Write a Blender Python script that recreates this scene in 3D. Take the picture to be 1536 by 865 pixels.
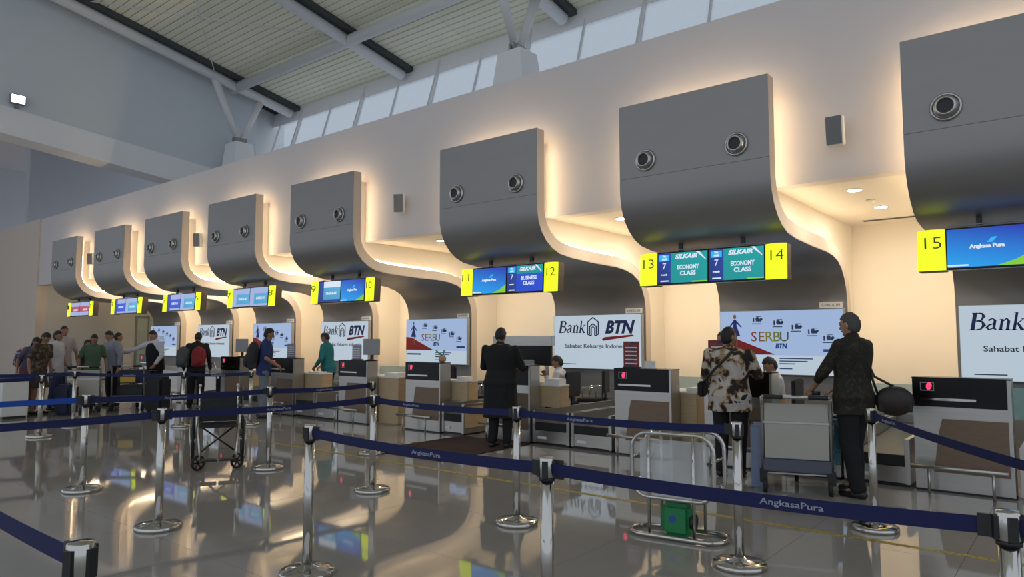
import bpy, bmesh, math, random
from mathutils import Vector, Matrix, noise
C = bpy.context.scene.collection
PI = math.pi
random.seed(4)
for o in list(bpy.data.objects): bpy.data.objects.remove(o)
scene = bpy.context.scene

# ------------------------------------------------------------------ camera
cam_d = bpy.data.cameras.new('camera'); cam = bpy.data.objects.new('camera', cam_d); C.objects.link(cam)
cam_d.sensor_width = 36.0; cam_d.lens = 36.0 * 1060 / 1536; cam_d.clip_end = 300
cam.location = (0, 0, 1.55)
yaw = math.radians(50.971); pitch = math.atan(76 / 1060)
fwd = Vector((-math.cos(yaw) * math.cos(pitch), math.sin(yaw) * math.cos(pitch), math.sin(pitch)))
cam.rotation_euler = fwd.to_track_quat('-Z', 'Y').to_euler()
scene.camera = cam

# ------------------------------------------------------------------ light, exposure
W = bpy.data.worlds.new('world'); scene.world = W; W.use_nodes = True
bg = W.node_tree.nodes['Background']
bg.inputs[0].default_value = (0.82, 0.90, 1.0, 1); bg.inputs[1].default_value = 0.74
scene.view_settings.view_transform = 'Standard'; scene.view_settings.look = 'None'
scene.view_settings.exposure = 0.0; scene.view_settings.gamma = 1; scene.view_settings.use_curve_mapping = False
LED = 30.0          # radiance of the warm strips behind the canopies
DOWN = 16.0          # watts of one recessed downlight
HALL = 0.0

# ------------------------------------------------------------------ materials
MATS = {}
def mat(name, col, rough=0.5, metal=0.0, nscale=0, namt=0.0, bump=0.0, stretch=(1, 1, 1), emit=None, estr=0.0, spec=0.5, alpha=1.0, trans=0.0, coat=0.0):
    if name in MATS: return MATS[name]
    m = bpy.data.materials.new(name); m.use_nodes = True; MATS[name] = m
    nt = m.node_tree; b = nt.nodes['Principled BSDF']
    b.inputs['Base Color'].default_value = (*col, 1); b.inputs['Roughness'].default_value = rough
    b.inputs['Metallic'].default_value = metal; b.inputs['Specular IOR Level'].default_value = spec
    b.inputs['Coat Weight'].default_value = coat
    b.inputs['Transmission Weight'].default_value = trans; b.inputs['Alpha'].default_value = alpha
    if emit: b.inputs['Emission Color'].default_value = (*emit, 1); b.inputs['Emission Strength'].default_value = estr
    if nscale:
        tc = nt.nodes.new('ShaderNodeTexCoord'); mp = nt.nodes.new('ShaderNodeMapping'); nz = nt.nodes.new('ShaderNodeTexNoise')
        mp.inputs['Scale'].default_value = stretch; nz.inputs['Scale'].default_value = nscale; nz.inputs['Detail'].default_value = 4
        nt.links.new(tc.outputs['Object'], mp.inputs[0]); nt.links.new(mp.outputs[0], nz.inputs['Vector'])
        if namt:
            mx = nt.nodes.new('ShaderNodeMix'); mx.data_type = 'RGBA'
            mx.inputs[6].default_value = (*[c * (1 - namt) for c in col], 1); mx.inputs[7].default_value = (*[min(1, c * (1 + namt)) for c in col], 1)
            nt.links.new(nz.outputs['Fac'], mx.inputs[0]); nt.links.new(mx.outputs[2], b.inputs['Base Color'])
        if bump:
            bp = nt.nodes.new('ShaderNodeBump'); bp.inputs['Strength'].default_value = bump; bp.inputs['Distance'].default_value = 0.02
            nt.links.new(nz.outputs['Fac'], bp.inputs['Height']); nt.links.new(bp.outputs[0], b.inputs['Normal'])
    return m
def ramp_mat(name, stops, nscale, rough=0.8, kind='noise', const=True):
    if name in MATS: return MATS[name]
    m = bpy.data.materials.new(name); m.use_nodes = True; MATS[name] = m
    nt = m.node_tree; b = nt.nodes['Principled BSDF']; b.inputs['Roughness'].default_value = rough
    tc = nt.nodes.new('ShaderNodeTexCoord')
    nz = nt.nodes.new('ShaderNodeTexNoise'); nz.inputs['Scale'].default_value = nscale; nz.inputs['Detail'].default_value = 2.5; nz.inputs['Distortion'].default_value = 0.6
    nt.links.new(tc.outputs['Object'], nz.inputs['Vector'])
    rp = nt.nodes.new('ShaderNodeValToRGB'); rp.color_ramp.interpolation = 'CONSTANT' if const else 'LINEAR'
    while len(rp.color_ramp.elements) < len(stops): rp.color_ramp.elements.new(0.5)
    for e, (p, c) in zip(rp.color_ramp.elements, stops): e.position = p; e.color = (*c, 1)
    nt.links.new(nz.outputs['Fac'], rp.inputs[0]); nt.links.new(rp.outputs[0], b.inputs['Base Color'])
    return m
WALL = mat('wall_paint', (0.66, 0.62, 0.62), 0.6, nscale=3, namt=0.02)
BAY = mat('bay_paint', (0.80, 0.76, 0.69), 0.6, nscale=3, namt=0.02)
BEIGE = mat('beige_paint', (0.66, 0.57, 0.49), 0.6, nscale=2, namt=0.03)
UPWALL = mat('upper_wall_paint', (0.66, 0.71, 0.76), 0.7, nscale=2, namt=0.03)
BULK = mat('bulkhead_paint', (0.86, 0.87, 0.90), 0.6, nscale=2, namt=0.02)
ALU = mat('aluminium_cladding', (0.31, 0.30, 0.295), 0.46, 0.55, nscale=6, namt=0.06, stretch=(0.2, 1, 1))
STEEL = mat('brushed_steel', (0.50, 0.485, 0.46), 0.28, 0.9, nscale=40, namt=0.10, bump=0.03, stretch=(0.05, 1, 1))
CHROME = mat('polished_steel', (0.56, 0.545, 0.52), 0.11, 1.0, nscale=8, namt=0.05)
BLACK = mat('black_gloss', (0.004, 0.004, 0.005), 0.22, nscale=20, namt=0.1, spec=0.28)
BLKPL = mat('black_plastic', (0.014, 0.014, 0.016), 0.42, nscale=60, namt=0.2, bump=0.05)
RUBBER = mat('black_rubber', (0.012, 0.012, 0.012), 0.7, nscale=80, namt=0.2, bump=0.1)
BELTSURF = mat('conveyor_rubber', (0.055, 0.07, 0.068), 0.5, nscale=30, namt=0.2, bump=0.05)
OAK = mat('light_oak', (0.50, 0.37, 0.22), 0.45, nscale=9, namt=0.28, bump=0.03, stretch=(1, 1, 9))
WALNUT = mat('brown_wood', (0.20, 0.135, 0.09), 0.45, nscale=8, namt=0.3, bump=0.03, stretch=(1, 1, 10))
WHITEP = mat('white_plastic', (0.72, 0.72, 0.70), 0.5, nscale=10, namt=0.04)
GREYP = mat('grey_plastic', (0.30, 0.30, 0.31), 0.5, nscale=10, namt=0.06)
TUBEP = mat('white_steel_paint', (0.74, 0.75, 0.76), 0.45, nscale=4, namt=0.05)
ROOFP = mat('roof_panel', (0.86, 0.84, 0.68), 0.5, nscale=3, namt=0.12, stretch=(0.15, 1, 1))
ROOFD = mat('roof_joint', (0.03, 0.03, 0.03), 0.9, nscale=10, namt=0.1)
TAPE = mat('navy_webbing', (0.004, 0.009, 0.075), 0.75, nscale=200, namt=0.15, bump=0.05)
TAPEB = mat('blue_webbing', (0.004, 0.06, 0.38), 0.7, nscale=200, namt=0.15, bump=0.05)
TAPETXT = mat('grey_print', (0.32, 0.34, 0.42), 0.7, nscale=50, namt=0.1)
RUG = mat('brown_mat', (0.045, 0.018, 0.014), 0.95, nscale=150, namt=0.4, bump=0.4)
GLASS = mat('teal_glass', (0.35, 0.62, 0.62), 0.05, nscale=4, namt=0.04, alpha=0.45, spec=0.7)
CLEAR = mat('clear_panel', (0.75, 0.78, 0.80), 0.25, nscale=6, namt=0.05, alpha=0.42)
GROUT = mat('grout', (0.10, 0.09, 0.08), 0.9, nscale=40, namt=0.2)
YLINE = ramp_mat('worn_yellow_paint', [(0.0, (0.16, 0.13, 0.07)), (0.42, (0.40, 0.28, 0.04)), (0.55, (0.46, 0.34, 0.06))], 35, 0.6)
SKIN = mat('skin_brown', (0.30, 0.155, 0.09), 0.55, nscale=20, namt=0.08)
SKINL = mat('skin_tan', (0.40, 0.22, 0.14), 0.55, nscale=20, namt=0.08)
HAIR = mat('black_hair', (0.012, 0.010, 0.009), 0.6, nscale=120, namt=0.3, bump=0.3)
HAIRG = mat('greying_hair', (0.07, 0.065, 0.06), 0.7, nscale=120, namt=0.4, bump=0.3)
EYE = mat('eye_dark', (0.02, 0.015, 0.012), 0.3, nscale=30, namt=0.1)
LIP = mat('lips', (0.22, 0.07, 0.05), 0.5, nscale=30, namt=0.1)
def cloth(n, c, r=0.85): return mat(n, c, r, nscale=14, namt=0.16, bump=0.35)
def emis(n, c, s=1.0): return mat(n, (0.01, 0.01, 0.01), 0.4, emit=c, estr=s, nscale=10, namt=0.1)
# polished floor tile
FLOORT = mat('polished_tile', (0.33, 0.305, 0.275), 0.045, nscale=2.2, namt=0.09, spec=0.75)
# frosted clerestory glass (blinds behind): diffuse transmission
def pane_mat():
    m = bpy.data.materials.new('frosted_glass'); m.use_nodes = True; nt = m.node_tree; nt.nodes.clear()
    out = nt.nodes.new('ShaderNodeOutputMaterial'); tr = nt.nodes.new('ShaderNodeBsdfTransparent'); tr.inputs[0].default_value = (0.80, 0.82, 0.84, 1)
    tl = nt.nodes.new('ShaderNodeBsdfTranslucent'); tl.inputs[0].default_value = (0.85, 0.87, 0.90, 1)
    tc = nt.nodes.new('ShaderNodeTexCoord'); nz = nt.nodes.new('ShaderNodeTexNoise'); nz.inputs['Scale'].default_value = 1.6
    mr = nt.nodes.new('ShaderNodeMapRange'); mr.inputs[3].default_value = 0.25; mr.inputs[4].default_value = 0.55
    mx = nt.nodes.new('ShaderNodeMixShader')
    nt.links.new(tc.outputs['Object'], nz.inputs['Vector']); nt.links.new(nz.outputs['Fac'], mr.inputs[0]); nt.links.new(mr.outputs[0], mx.inputs[0])
    nt.links.new(tr.outputs[0], mx.inputs[1]); nt.links.new(tl.outputs[0], mx.inputs[2]); nt.links.new(mx.outputs[0], out.inputs[0])
    return m
PANE = pane_mat()
LEDM = mat('warm_led', (0.8, 0.7, 0.5), 0.5, emit=(1.0, 0.76, 0.46), estr=LED)
BULBM = emis('downlight_lens', (1.0, 0.86, 0.66), 14)
POSTER = emis('lightbox_face', (0.49, 0.59, 0.68), 0.90)
POSTERL = emis('lightbox_band', (0.47, 0.68, 0.88), 0.88)
POSTERD = emis('lightbox_sky', (0.36, 0.49, 0.74), 0.88)
SIGNY = emis('yellow_sign_face', (0.74, 0.86, 0.005), 1.25)
INKN = mat('navy_ink', (0.008, 0.022, 0.14), 0.5, nscale=10, namt=0.05)
INKR = mat('red_ink', (0.30, 0.012, 0.012), 0.5, nscale=10, namt=0.05)
INKG = mat('grey_ink', (0.06, 0.08, 0.12), 0.5, nscale=10, namt=0.05)
INKO = mat('olive_ink', (0.10, 0.10, 0.01), 0.6, nscale=10, namt=0.05)

# ------------------------------------------------------------------ mesh builder
class MB:
    def __init__(s): s.v = []; s.f = []; s.s = []; s.m = []
    def add(s, vs, fs, smooth=False, mi=0):
        o = len(s.v); s.v += [tuple(v) for v in vs]
        for f in fs: s.f.append([i + o for i in f]); s.s.append(smooth); s.m.append(mi)
        return s
    def box(s, a, b, mi=0, M=None):
        x0, y0, z0 = a; x1, y1, z1 = b
        vs = [Vector(p) for p in ((x0,y0,z0),(x1,y0,z0),(x1,y1,z0),(x0,y1,z0),(x0,y0,z1),(x1,y0,z1),(x1,y1,z1),(x0,y1,z1))]
        if M: vs = [M @ v for v in vs]
        return s.add(vs, [(0,3,2,1),(4,5,6,7),(0,1,5,4),(1,2,6,5),(2,3,7,6),(3,0,4,7)], mi=mi)
    def loft(s, rings, smooth=True, closed=False, mi=0):
        n = len(rings[0]); vs = [p for r in rings for p in r]; fs = []
        R = len(rings)
        for i in range(R if closed else R - 1):
            a = i * n; b = ((i + 1) % R) * n
            for k in range(n): fs.append((a + k, a + (k + 1) % n, b + (k + 1) % n, b + k))
        s.add(vs, fs, smooth, mi)
        if not closed:
            o = len(s.v) - len(vs)
            s.f.append([o + k for k in reversed(range(n))]); s.s.append(False); s.m.append(mi)
            s.f.append([o + (R - 1) * n + k for k in range(n)]); s.s.append(False); s.m.append(mi)
        return s
    def cyl(s, p, q, r1, r2=None, n=12, mi=0):
        r2 = r1 if r2 is None else r2; p = Vector(p); q = Vector(q); d = (q - p).normalized()
        u = d.orthogonal().normalized(); w = d.cross(u)
        rg = lambda c, r: [c + (u * math.cos(t) + w * math.sin(t)) * r for t in [2 * PI * k / n for k in range(n)]]
        return s.loft([rg(p, r1), rg(q, r2)], mi=mi)
    def cap(s, p, q, r1, r2, n=12, sq=1.0):      # tapered capsule
        p = Vector(p); q = Vector(q); d = (q - p)
        if d.length < 1e-5: d = Vector((0, 0, 1e-4))
        d.normalize(); u = d.orthogonal().normalized(); w = d.cross(u); rings = []
        for a in (-80, -50, -20): a = math.radians(a); rings.append((p + d * r1 * math.sin(a), r1 * math.cos(a)))
        for a in (20, 50, 80): a = math.radians(a); rings.append((q + d * r2 * math.sin(a), r2 * math.cos(a)))
        return s.loft([[c + (u * math.cos(t) + w * math.sin(t)) * r for t in [2 * PI * k / n for k in range(n)]] for c, r in rings])
    def chain(s, pts, rs, n=12):
        for i in range(len(pts) - 1): s.cap(pts[i], pts[i + 1], rs[i], rs[i + 1], n)
        return s
    def tube(s, path, r, n=8, closed=False, mi=0):
        P = [Vector(p) for p in path]; L = len(P); rings = []; u = None
        for i in range(L):
            if closed: d = P[(i + 1) % L] - P[i - 1]
            else: d = P[min(i + 1, L - 1)] - P[max(i - 1, 0)]
            d.normalize()
            if u is None: u = d.orthogonal().normalized()
            u = (u - d * u.dot(d)).normalized(); w = d.cross(u)
            rings.append([P[i] + (u * math.cos(t) + w * math.sin(t)) * r for t in [2 * PI * k / n for k in range(n)]])
        return s.loft(rings, closed=closed, mi=mi)
    def ell(s, c, r, n=14, m=9, M=None, mi=0):
        c = Vector(c); rings = []
        for i in range(m):
            a = -PI / 2 + PI * (i + 0.5) / m
            ring = [Vector((r[0] * math.cos(a) * math.cos(t), r[1] * math.cos(a) * math.sin(t), r[2] * math.sin(a))) for t in [2 * PI * k / n for k in range(n)]]
            rings.append([c + (M @ p if M else p) for p in ring])
        return s.loft(rings, mi=mi)
    def lathe(s, prof, c=(0, 0, 0), n=24, axis='z', mi=0):
        rings = []
        for r, h in prof:
            ring = []
            for k in range(n):
                t = 2 * PI * k / n
                if axis == 'z': ring.append(Vector(c) + Vector((r * math.cos(t), r * math.sin(t), h)))
                elif axis == 'y': ring.append(Vector(c) + Vector((r * math.sin(t), h, r * math.cos(t))))
                else: ring.append(Vector(c) + Vector((h, r * math.cos(t), r * math.sin(t))))
            rings.append(ring)
        return s.loft(rings, mi=mi)
    def prism(s, poly, lo, hi, axis='x', smooth=False, mi=0):   # poly in the other two axes
        def P(a, b, t): return (t, a, b) if axis == 'x' else ((a, t, b) if axis == 'y' else (a, b, t))
        n = len(poly); vs = [P(a, b, lo) for a, b in poly] + [P(a, b, hi) for a, b in poly]
        s.add(vs, [(k, (k + 1) % n, n + (k + 1) % n, n + k) for k in range(n)], smooth, mi)
        o = len(s.v) - 2 * n
        s.f.append([o + k for k in reversed(range(n))]); s.s.append(False); s.m.append(mi)
        s.f.append([o + n + k for k in range(n)]); s.s.append(False); s.m.append(mi)
        return s
    def mesh(s, name, mats, bevel=0):
        me = bpy.data.meshes.new(name); me.from_pydata(s.v, [], s.f)
        for p, sm, mi in zip(me.polygons, s.s, s.m): p.use_smooth = sm; p.material_index = mi
        for m in (mats if isinstance(mats, (list, tuple)) else [mats]): me.materials.append(m)
        bm = bmesh.new(); bm.from_mesh(me); bmesh.ops.recalc_face_normals(bm, faces=bm.faces)
        if bevel: bmesh.ops.bevel(bm, geom=bm.edges[:], offset=bevel, segments=2, affect='EDGES', clamp_overlap=True)
        bm.to_mesh(me); bm.free()
        return me
    def build(s, name, mats, parent=None, bevel=0, loc=None):
        o = bpy.data.objects.new(name, s.mesh(name, mats, bevel)); C.objects.link(o)
        if parent: o.parent = parent
        if loc: o.location = loc
        return o
def remeshed(mb, name, m, parent, voxel, smooth=4, fold=0.0):
    o = mb.build(name, m, None)
    r = o.modifiers.new('r', 'REMESH'); r.mode = 'VOXEL'; r.voxel_size = voxel; r.use_smooth_shade = True
    sm = o.modifiers.new('s', 'SMOOTH'); sm.factor = 0.5; sm.iterations = smooth
    dg = bpy.context.evaluated_depsgraph_get(); me = bpy.data.meshes.new_from_object(o.evaluated_get(dg))
    o.modifiers.clear(); old = o.data; o.data = me; bpy.data.meshes.remove(old)
    if fold:
        ns = [v.normal.copy() for v in me.vertices]
        for v, n in zip(me.vertices, ns):
            q = Vector((v.co.x * 9, v.co.y * 9, v.co.z * 5)); v.co += n * fold * noise.noise(q)
    for p in me.polygons: p.use_smooth = True
    o.parent = parent
    return o
def empty(name, loc=(0, 0, 0), rz=0):
    o = bpy.data.objects.new(name, None); o.empty_display_size = 0.2; C.objects.link(o); o.location = loc; o.rotation_euler = (0, 0, rz); return o
def tag(o, label=None, cat=None, group=None, kind=None):
    if label: o['label'] = label
    if cat: o['category'] = cat
    if group: o['group'] = group
    if kind: o['kind'] = kind
    return o
def struct(o): o['kind'] = 'structure'; return o
def thing(name, label, cat, loc=(0, 0, 0), rz=0, group=None): return tag(empty(name, loc, rz), label, cat, group)
def copy_tree(o, parent=None):
    c = o.copy(); C.objects.link(c); c.parent = parent
    for ch in list(o.children): copy_tree(ch, c)
    return c
def text(s, size, m, parent, loc, width=None, shear=0, rot=(PI / 2, 0, 0), name='lettering', align='CENTER', ext=0.001, bold=0.0, sx=None):
    cu = bpy.data.curves.new('t', 'FONT'); cu.body = s; cu.size = size; cu.shear = shear; cu.align_x = align; cu.align_y = 'CENTER'
    cu.extrude = ext; cu.offset = bold; cu.resolution_u = 3
    t = bpy.data.objects.new('t', cu); C.objects.link(t); bpy.context.view_layer.update()
    me = bpy.data.meshes.new_from_object(t.evaluated_get(bpy.context.evaluated_depsgraph_get())); bpy.data.objects.remove(t)
    xs = [v.co.x for v in me.vertices]
    k = width / (max(xs) - min(xs)) if width else 1.0
    for v in me.vertices: v.co.x *= k
    me.materials.clear(); me.materials.append(m)
    o = bpy.data.objects.new(name, me); C.objects.link(o); o.parent = parent; o.location = loc; o.rotation_euler = rot
    return o
def strokes(mb, segs, ox, oz, sc, y0, y1, shear=0.0):   # polylines with a width per point, drawn in x-z
    for pts in segs:
        L = len(pts); left = []; right = []
        for i in range(L):
            x, z, w = pts[i]; a = pts[max(i - 1, 0)]; b = pts[min(i + 1, L - 1)]
            dx, dz = b[0] - a[0], b[1] - a[1]; l = math.hypot(dx, dz) or 1
            nx, nz = -dz / l * w / 2, dx / l * w / 2
            left.append((x + nx, z + nz)); right.append((x - nx, z - nz))
        for i in range(L - 1):
            q = [left[i], left[i + 1], right[i + 1], right[i]]
            q = [(ox + (x + z * shear) * sc, oz + z * sc) for x, z in q]
            mb.prism(q, y0, y1, 'y')

# ------------------------------------------------------------------ the hall: floor, walls, roof
T = 1.08
fs = empty('floor'); struct(fs)
MB().box((-40, -9, -0.12), (14, 14, -0.006)).build('grout_bed', GROUT, fs)
tm = MB().box((0.0015, 0.0015, -0.02), (T - 0.0015, T - 0.0015, 0)).mesh('tile', FLOORT)
far = MB(); x0g = -1.82 - 40 * T
tiles = []
for i in range(0, 56):
    for j in range(-8, 13):
        x = x0g + i * T; y = 5.9 - 5 * T + (j) * T - T * 3
        if x > 13 or y > 13.4 or x < -39: continue
        cx, cy = x + T / 2, y + T / 2
        if -17 < cx < 1.5 and 0.8 < cy < 9.4 and cx > -cy * 4.2 - 0.5 and cx < cy * 0.15 + 1.2: tiles.append((x, y))
        else: far.box((x + 0.0015, y + 0.0015, -0.02), (x + T - 0.0015, y + T - 0.0015, 0))
for x, y in tiles:
    o = bpy.data.objects.new('tile', tm); C.objects.link(o); o.parent = fs; o.location = (x, y, 0)
tag(far.build('tile_field', FLOORT, fs), kind='stuff')
o = MB().box((-10.5, 6.06, 0.0002), (0.6, 6.12, 0.0022)).build('floor_line', YLINE); tag(o, 'thin worn yellow line painted along the floor before the counters', 'floor marking')
o = MB().box((-7.85, 6.5, 0.0005), (-6.45, 8.40, 0.012)).build('floor_mat', RUG, bevel=0.004); tag(o, 'dark brown entrance mat lying before the counter of the man in black', 'mat')

YF = 9.25
o = MB().box((-30.15, YF, 3.53), (6, YF + 0.25, 6.01)).build('wall_fascia', WALL); struct(o)
o = MB().box((-30.15, YF + 0.25, 3.53), (6, 13.7, 3.75)).build('ceiling_bay', BAY); struct(o)
o = MB().box((-30.15, 13.4, 0), (6, 13.6, 3.53)).build('wall_back', BAY); struct(o)
o = MB().box((-30.35, YF + 0.3, 0), (-30.15, 13.4, 3.53)).build('wall_bay_end', mat('pale_wall', (0.56, 0.56, 0.53), 0.6, nscale=2, namt=0.03)); struct(o)
o = MB().box((-42, YF - 0.05, 0), (-30.15, YF + 0.3, 6.02)).build('wall_left', BEIGE); struct(o)
o = MB().box((-30.15, YF + 0.25, 5.80), (6, 16.4, 5.98)).build('ceiling_block', WALL); struct(o)
o = MB().box((6, YF, 0), (6.3, 16, 11)).build('wall_right', WALL); struct(o)
# end wall with bulkhead
XB = -24.7
o = MB().prism([(-9, 10.1), (6.37, 8.49), (13.2, 7.78), (13.2, 7.0), (11.46, 7.11), (6.41, 7.66), (-9, 9.3)], XB - 0.9, XB, 'x').build('wall_bulkhead', BULK); struct(o)
o = MB().prism([(-9, 9.9), (6.37, 8.3), (14.7, 7.45), (14.7, 5.98), (14.72, 5.98), (14.72, 11.1), (-9, 15.6)], XB - 0.9, XB - 0.05, 'x').build('wall_end', UPWALL); struct(o)
o = MB().prism([(14.5, 5.98), (16.4, 5.98), (16.4, 10.7), (14.5, 11.2)], XB - 1.3, XB - 0.75, 'x').build('wall_end_return', mat('return_paint', (0.66, 0.68, 0.70), 0.6, nscale=2, namt=0.02)); struct(o)
o = MB().box((-38.3, 5, 0), (-38, 16, 12)).build('wall_far', mat('far_wall_paint', (0.56, 0.58, 0.62), 0.6, nscale=2, namt=0.02)); struct(o)
o = MB().box((-33, YF + 0.3, 5.98), (-32.7, 16, 11)).build('wall_far_upper', mat('far_upper_paint', (0.50, 0.53, 0.58), 0.6, nscale=2, namt=0.02)); struct(o)
o = MB().box((-38.2, -9, 9.3), (XB - 0.8, 16, 9.5)).build('ceiling_far', WALL); struct(o)
o = MB().box((XB + 0.002, 13.55, 8.85), (XB + 0.03, 14.2, 9.0)).build('trim_1', TUBEP); struct(o)

# door in the bay end wall
d = empty('door_1'); struct(d)
MB().box((-30.16, 12.75, 0), (-30.10, 13.3, 2.5)).build('door_frame', mat('door_grey', (0.22, 0.26, 0.24), 0.5, nscale=5, namt=0.08), d)
MB().box((-30.10, 12.83, 0.01), (-30.085, 13.22, 2.4)).build('door_leaf', mat('door_glass', (0.42, 0.50, 0.47), 0.3, nscale=5, namt=0.08), d)
MB().box((-30.085, 12.9, 0.9), (-30.06, 12.93, 1.9)).build('door_handle', STEEL, d)

# roof
def zr(y): return 10.62 + 0.19 * (16 - y)
rf = empty('ceiling'); struct(rf)
MB().prism([(16.2, zr(16.2) + 0.10), (-6, zr(-6) + 0.10), (-6, zr(-6) + 0.3), (16.2, zr(16.2) + 0.3)], XB - 0.9, 6.3, 'x').build('roof_deck', ROOFD, rf)
seams = [-24.6, -21.1, -17.75, -14.4, -11.1, -7.8, -4.5, -1.2, 2.1, 6.2]
pw = 0.222
pm = {}
for i in range(len(seams) - 1):
    L = seams[i + 1] - seams[i] - 0.012
    if i < 7:
        me = MB().prism([(0.008, 0.0), (0.02, -0.018), (pw - 0.02, -0.018), (pw - 0.008, 0.0), (pw - 0.008, 0.03), (0.008, 0.03)], 0.0, L, 'x').mesh('roof_panel', ROOFP)
    rest = MB()
    for k in range(100):
        y = 16.1 - (k + 1) * pw
        if y < -6: break
        if i < 7 and k < 42:
            o = bpy.data.objects.new('roof_panel', me); C.objects.link(o); o.parent = rf
            o.location = (seams[i], y, zr(y) + 0.06); o.rotation_euler = (-math.atan(0.19), 0, 0)
        else:
            z0, z1 = zr(y + 0.008) + 0.045, zr(y + pw - 0.008) + 0.045
            rest.add([(seams[i], y + .008, z0), (seams[i] + L, y + .008, z0), (seams[i] + L, y + pw - .008, z1), (seams[i], y + pw - .008, z1)], [(0, 1, 2, 3)])
    if rest.v: tag(rest.build('roof_panel_field', ROOFP, rf), kind='stuff')
# tubes
def zt(y): return 10.35 + 0.19 * (16 - y)
tx = [-23.95, -17.5, -10.9, -4.4, 2.2]
for i, x in enumerate(tx):
    o = MB().cyl((x, 15.7, zt(15.7)), (x, -6, zt(-6)), 0.175, n=20).build('trim_%d' % (i + 2), TUBEP); struct(o)
    o = MB().box((x - 0.13, -6, 0), (x + 0.20, 15.9, 0.22)).build('trim_%d' % (i + 22), mat('dark_purlin', (0.06, 0.065, 0.07), 0.6, nscale=5, namt=0.1)); struct(o)
    for v in o.data.vertices: v.co.z = zr(v.co.y) - 0.12 + (0.17 if v.co.z > 0.1 else 0); v.co.x += 0.12
o = MB().cyl((-24.3, 13.45, zt(13.45)), (6, 13.45, zt(13.45)), 0.18, n=20).build('trim_8', TUBEP); struct(o)
o = MB().cyl((-24.3, 5.2, zt(5.2)), (6, 5.2, zt(5.2)), 0.18, n=20).build('trim_9', TUBEP); struct(o)
# thin tie rods under the roof
o = MB().cyl((-24.0, 12.6, zt(12.6) + .05), (-17.5, 8.0, zt(8) + .25), 0.018, n=6).build('trim_10', TUBEP); struct(o)
o = MB().cyl((-17.5, 13.4, zt(13.4) + .05), (-24.0, 8.0, zt(8) + .25), 0.018, n=6).build('trim_11', TUBEP); struct(o)
# pedestals with V props
for X, lab in ((-24.0, 'leftmost white tapered pedestal with forked roof props near the end wall'), (-10.85, 'white tapered pedestal with forked roof props in the middle of the clerestory')):
    t = thing('roof_prop', lab, 'column', (X, 13.6, 5.98), 0)
    def P(y, z): return Vector((0, y - 13.6, z - 5.98))
    r0 = [(-.75, -.55), (.75, -.55), (.75, .55), (-.75, .55)]; r1 = [(-.36, -.34), (.36, -.34), (.36, .34), (-.36, .34)]
    MB().loft([[Vector((a, b, 0)) for a, b in r0], [Vector((a, b, 2.75)) for a, b in r1]], smooth=False).build('pedestal', BULK, t)
    k = 0.05
    for y, z in ((12.55, zt(12.55)), (14.45, zt(14.45))):
        s_ = 1 if y > 13.6 else -1
        MB().cyl((0, 0.14 * s_, 3.02), P(y, z), 0.10, 0.145, n=16).build('prop_arm', TUBEP, t)
        MB().cyl((0, 0.11 * s_, 2.88), (0, 0.14 * s_, 3.04), 0.04, 0.11, n=12).build('arm_tip', TUBEP, t)
    MB().box((-.10, -.24, 2.75), (-.03, .24, 2.97)).box((.03, -.24, 2.75), (.10, .24, 2.97)).box((-.22, -.28, 2.74), (.22, .28, 2.78)).build('hinge_bracket', GREYP, t, 0.006)
    MB().cyl((-.14, -.12, 2.89), (.14, -.12, 2.89), 0.03).cyl((-.14, .12, 2.89), (.14, .12, 2.89), 0.03).build('hinge_pin', STEEL, t)
# clerestory: glass leans outwards
def cy(z): return 15.98 - 0.30 * (10.55 - z)
cl = empty('window_1'); struct(cl)
zb = 6.0
o = MB().prism([(cy(10.15), 10.15), (cy(10.15) + .15, 10.15), (16.15, 10.72), (15.95, 10.72)], XB - 1.0, 6.2, 'x').build('head_rail', BULK, cl)
mx = [-24.9, -23.46, -21.6, -19.7, -17.85, -15.95, -14.1, -12.2, -10.3, -8.45, -6.6, -4.7, -2.8, -0.9, 1.0, 2.9, 4.8, 6.1]
for i, x in enumerate(mx):
    heavy = i % 2 == 1; w = 0.042 if heavy else 0.022; dp = 0.15 if heavy else 0.05
    MB().prism([(cy(zb) - dp, zb), (cy(zb) + .06, zb), (cy(10.6) + .06, 10.6), (cy(10.6) - dp * .5, 10.6)], x - w, x + w, 'x').build('mullion', TUBEP, cl)
    if i < len(mx) - 1:
        MB().prism([(cy(zb), zb), (cy(zb) + .02, zb), (cy(10.15) + .02, 10.15), (cy(10.15), 10.15)], x + w, mx[i + 1] - 0.03, 'x').build('pane', PANE, cl)

# floodlight on the bulkhead
t = thing('floodlight', 'small square floodlight shining from the top of the white bulkhead', 'lamp', (XB + 0.12, 6.78, 8.72))
MB().box((-.12, -.2, -.14), (0.04, .2, .14)).build('housing', GREYP, t, 0.01)
MB().box((0.04, -.17, -.11), (0.05, .17, .11)).build('lens', emis('flood_lens', (0.9, 0.95, 1.0), 14), t)
MB().box((-.14, -.05, -.24), (-.08, .05, -.14)).build('bracket', GREYP, t)

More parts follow.
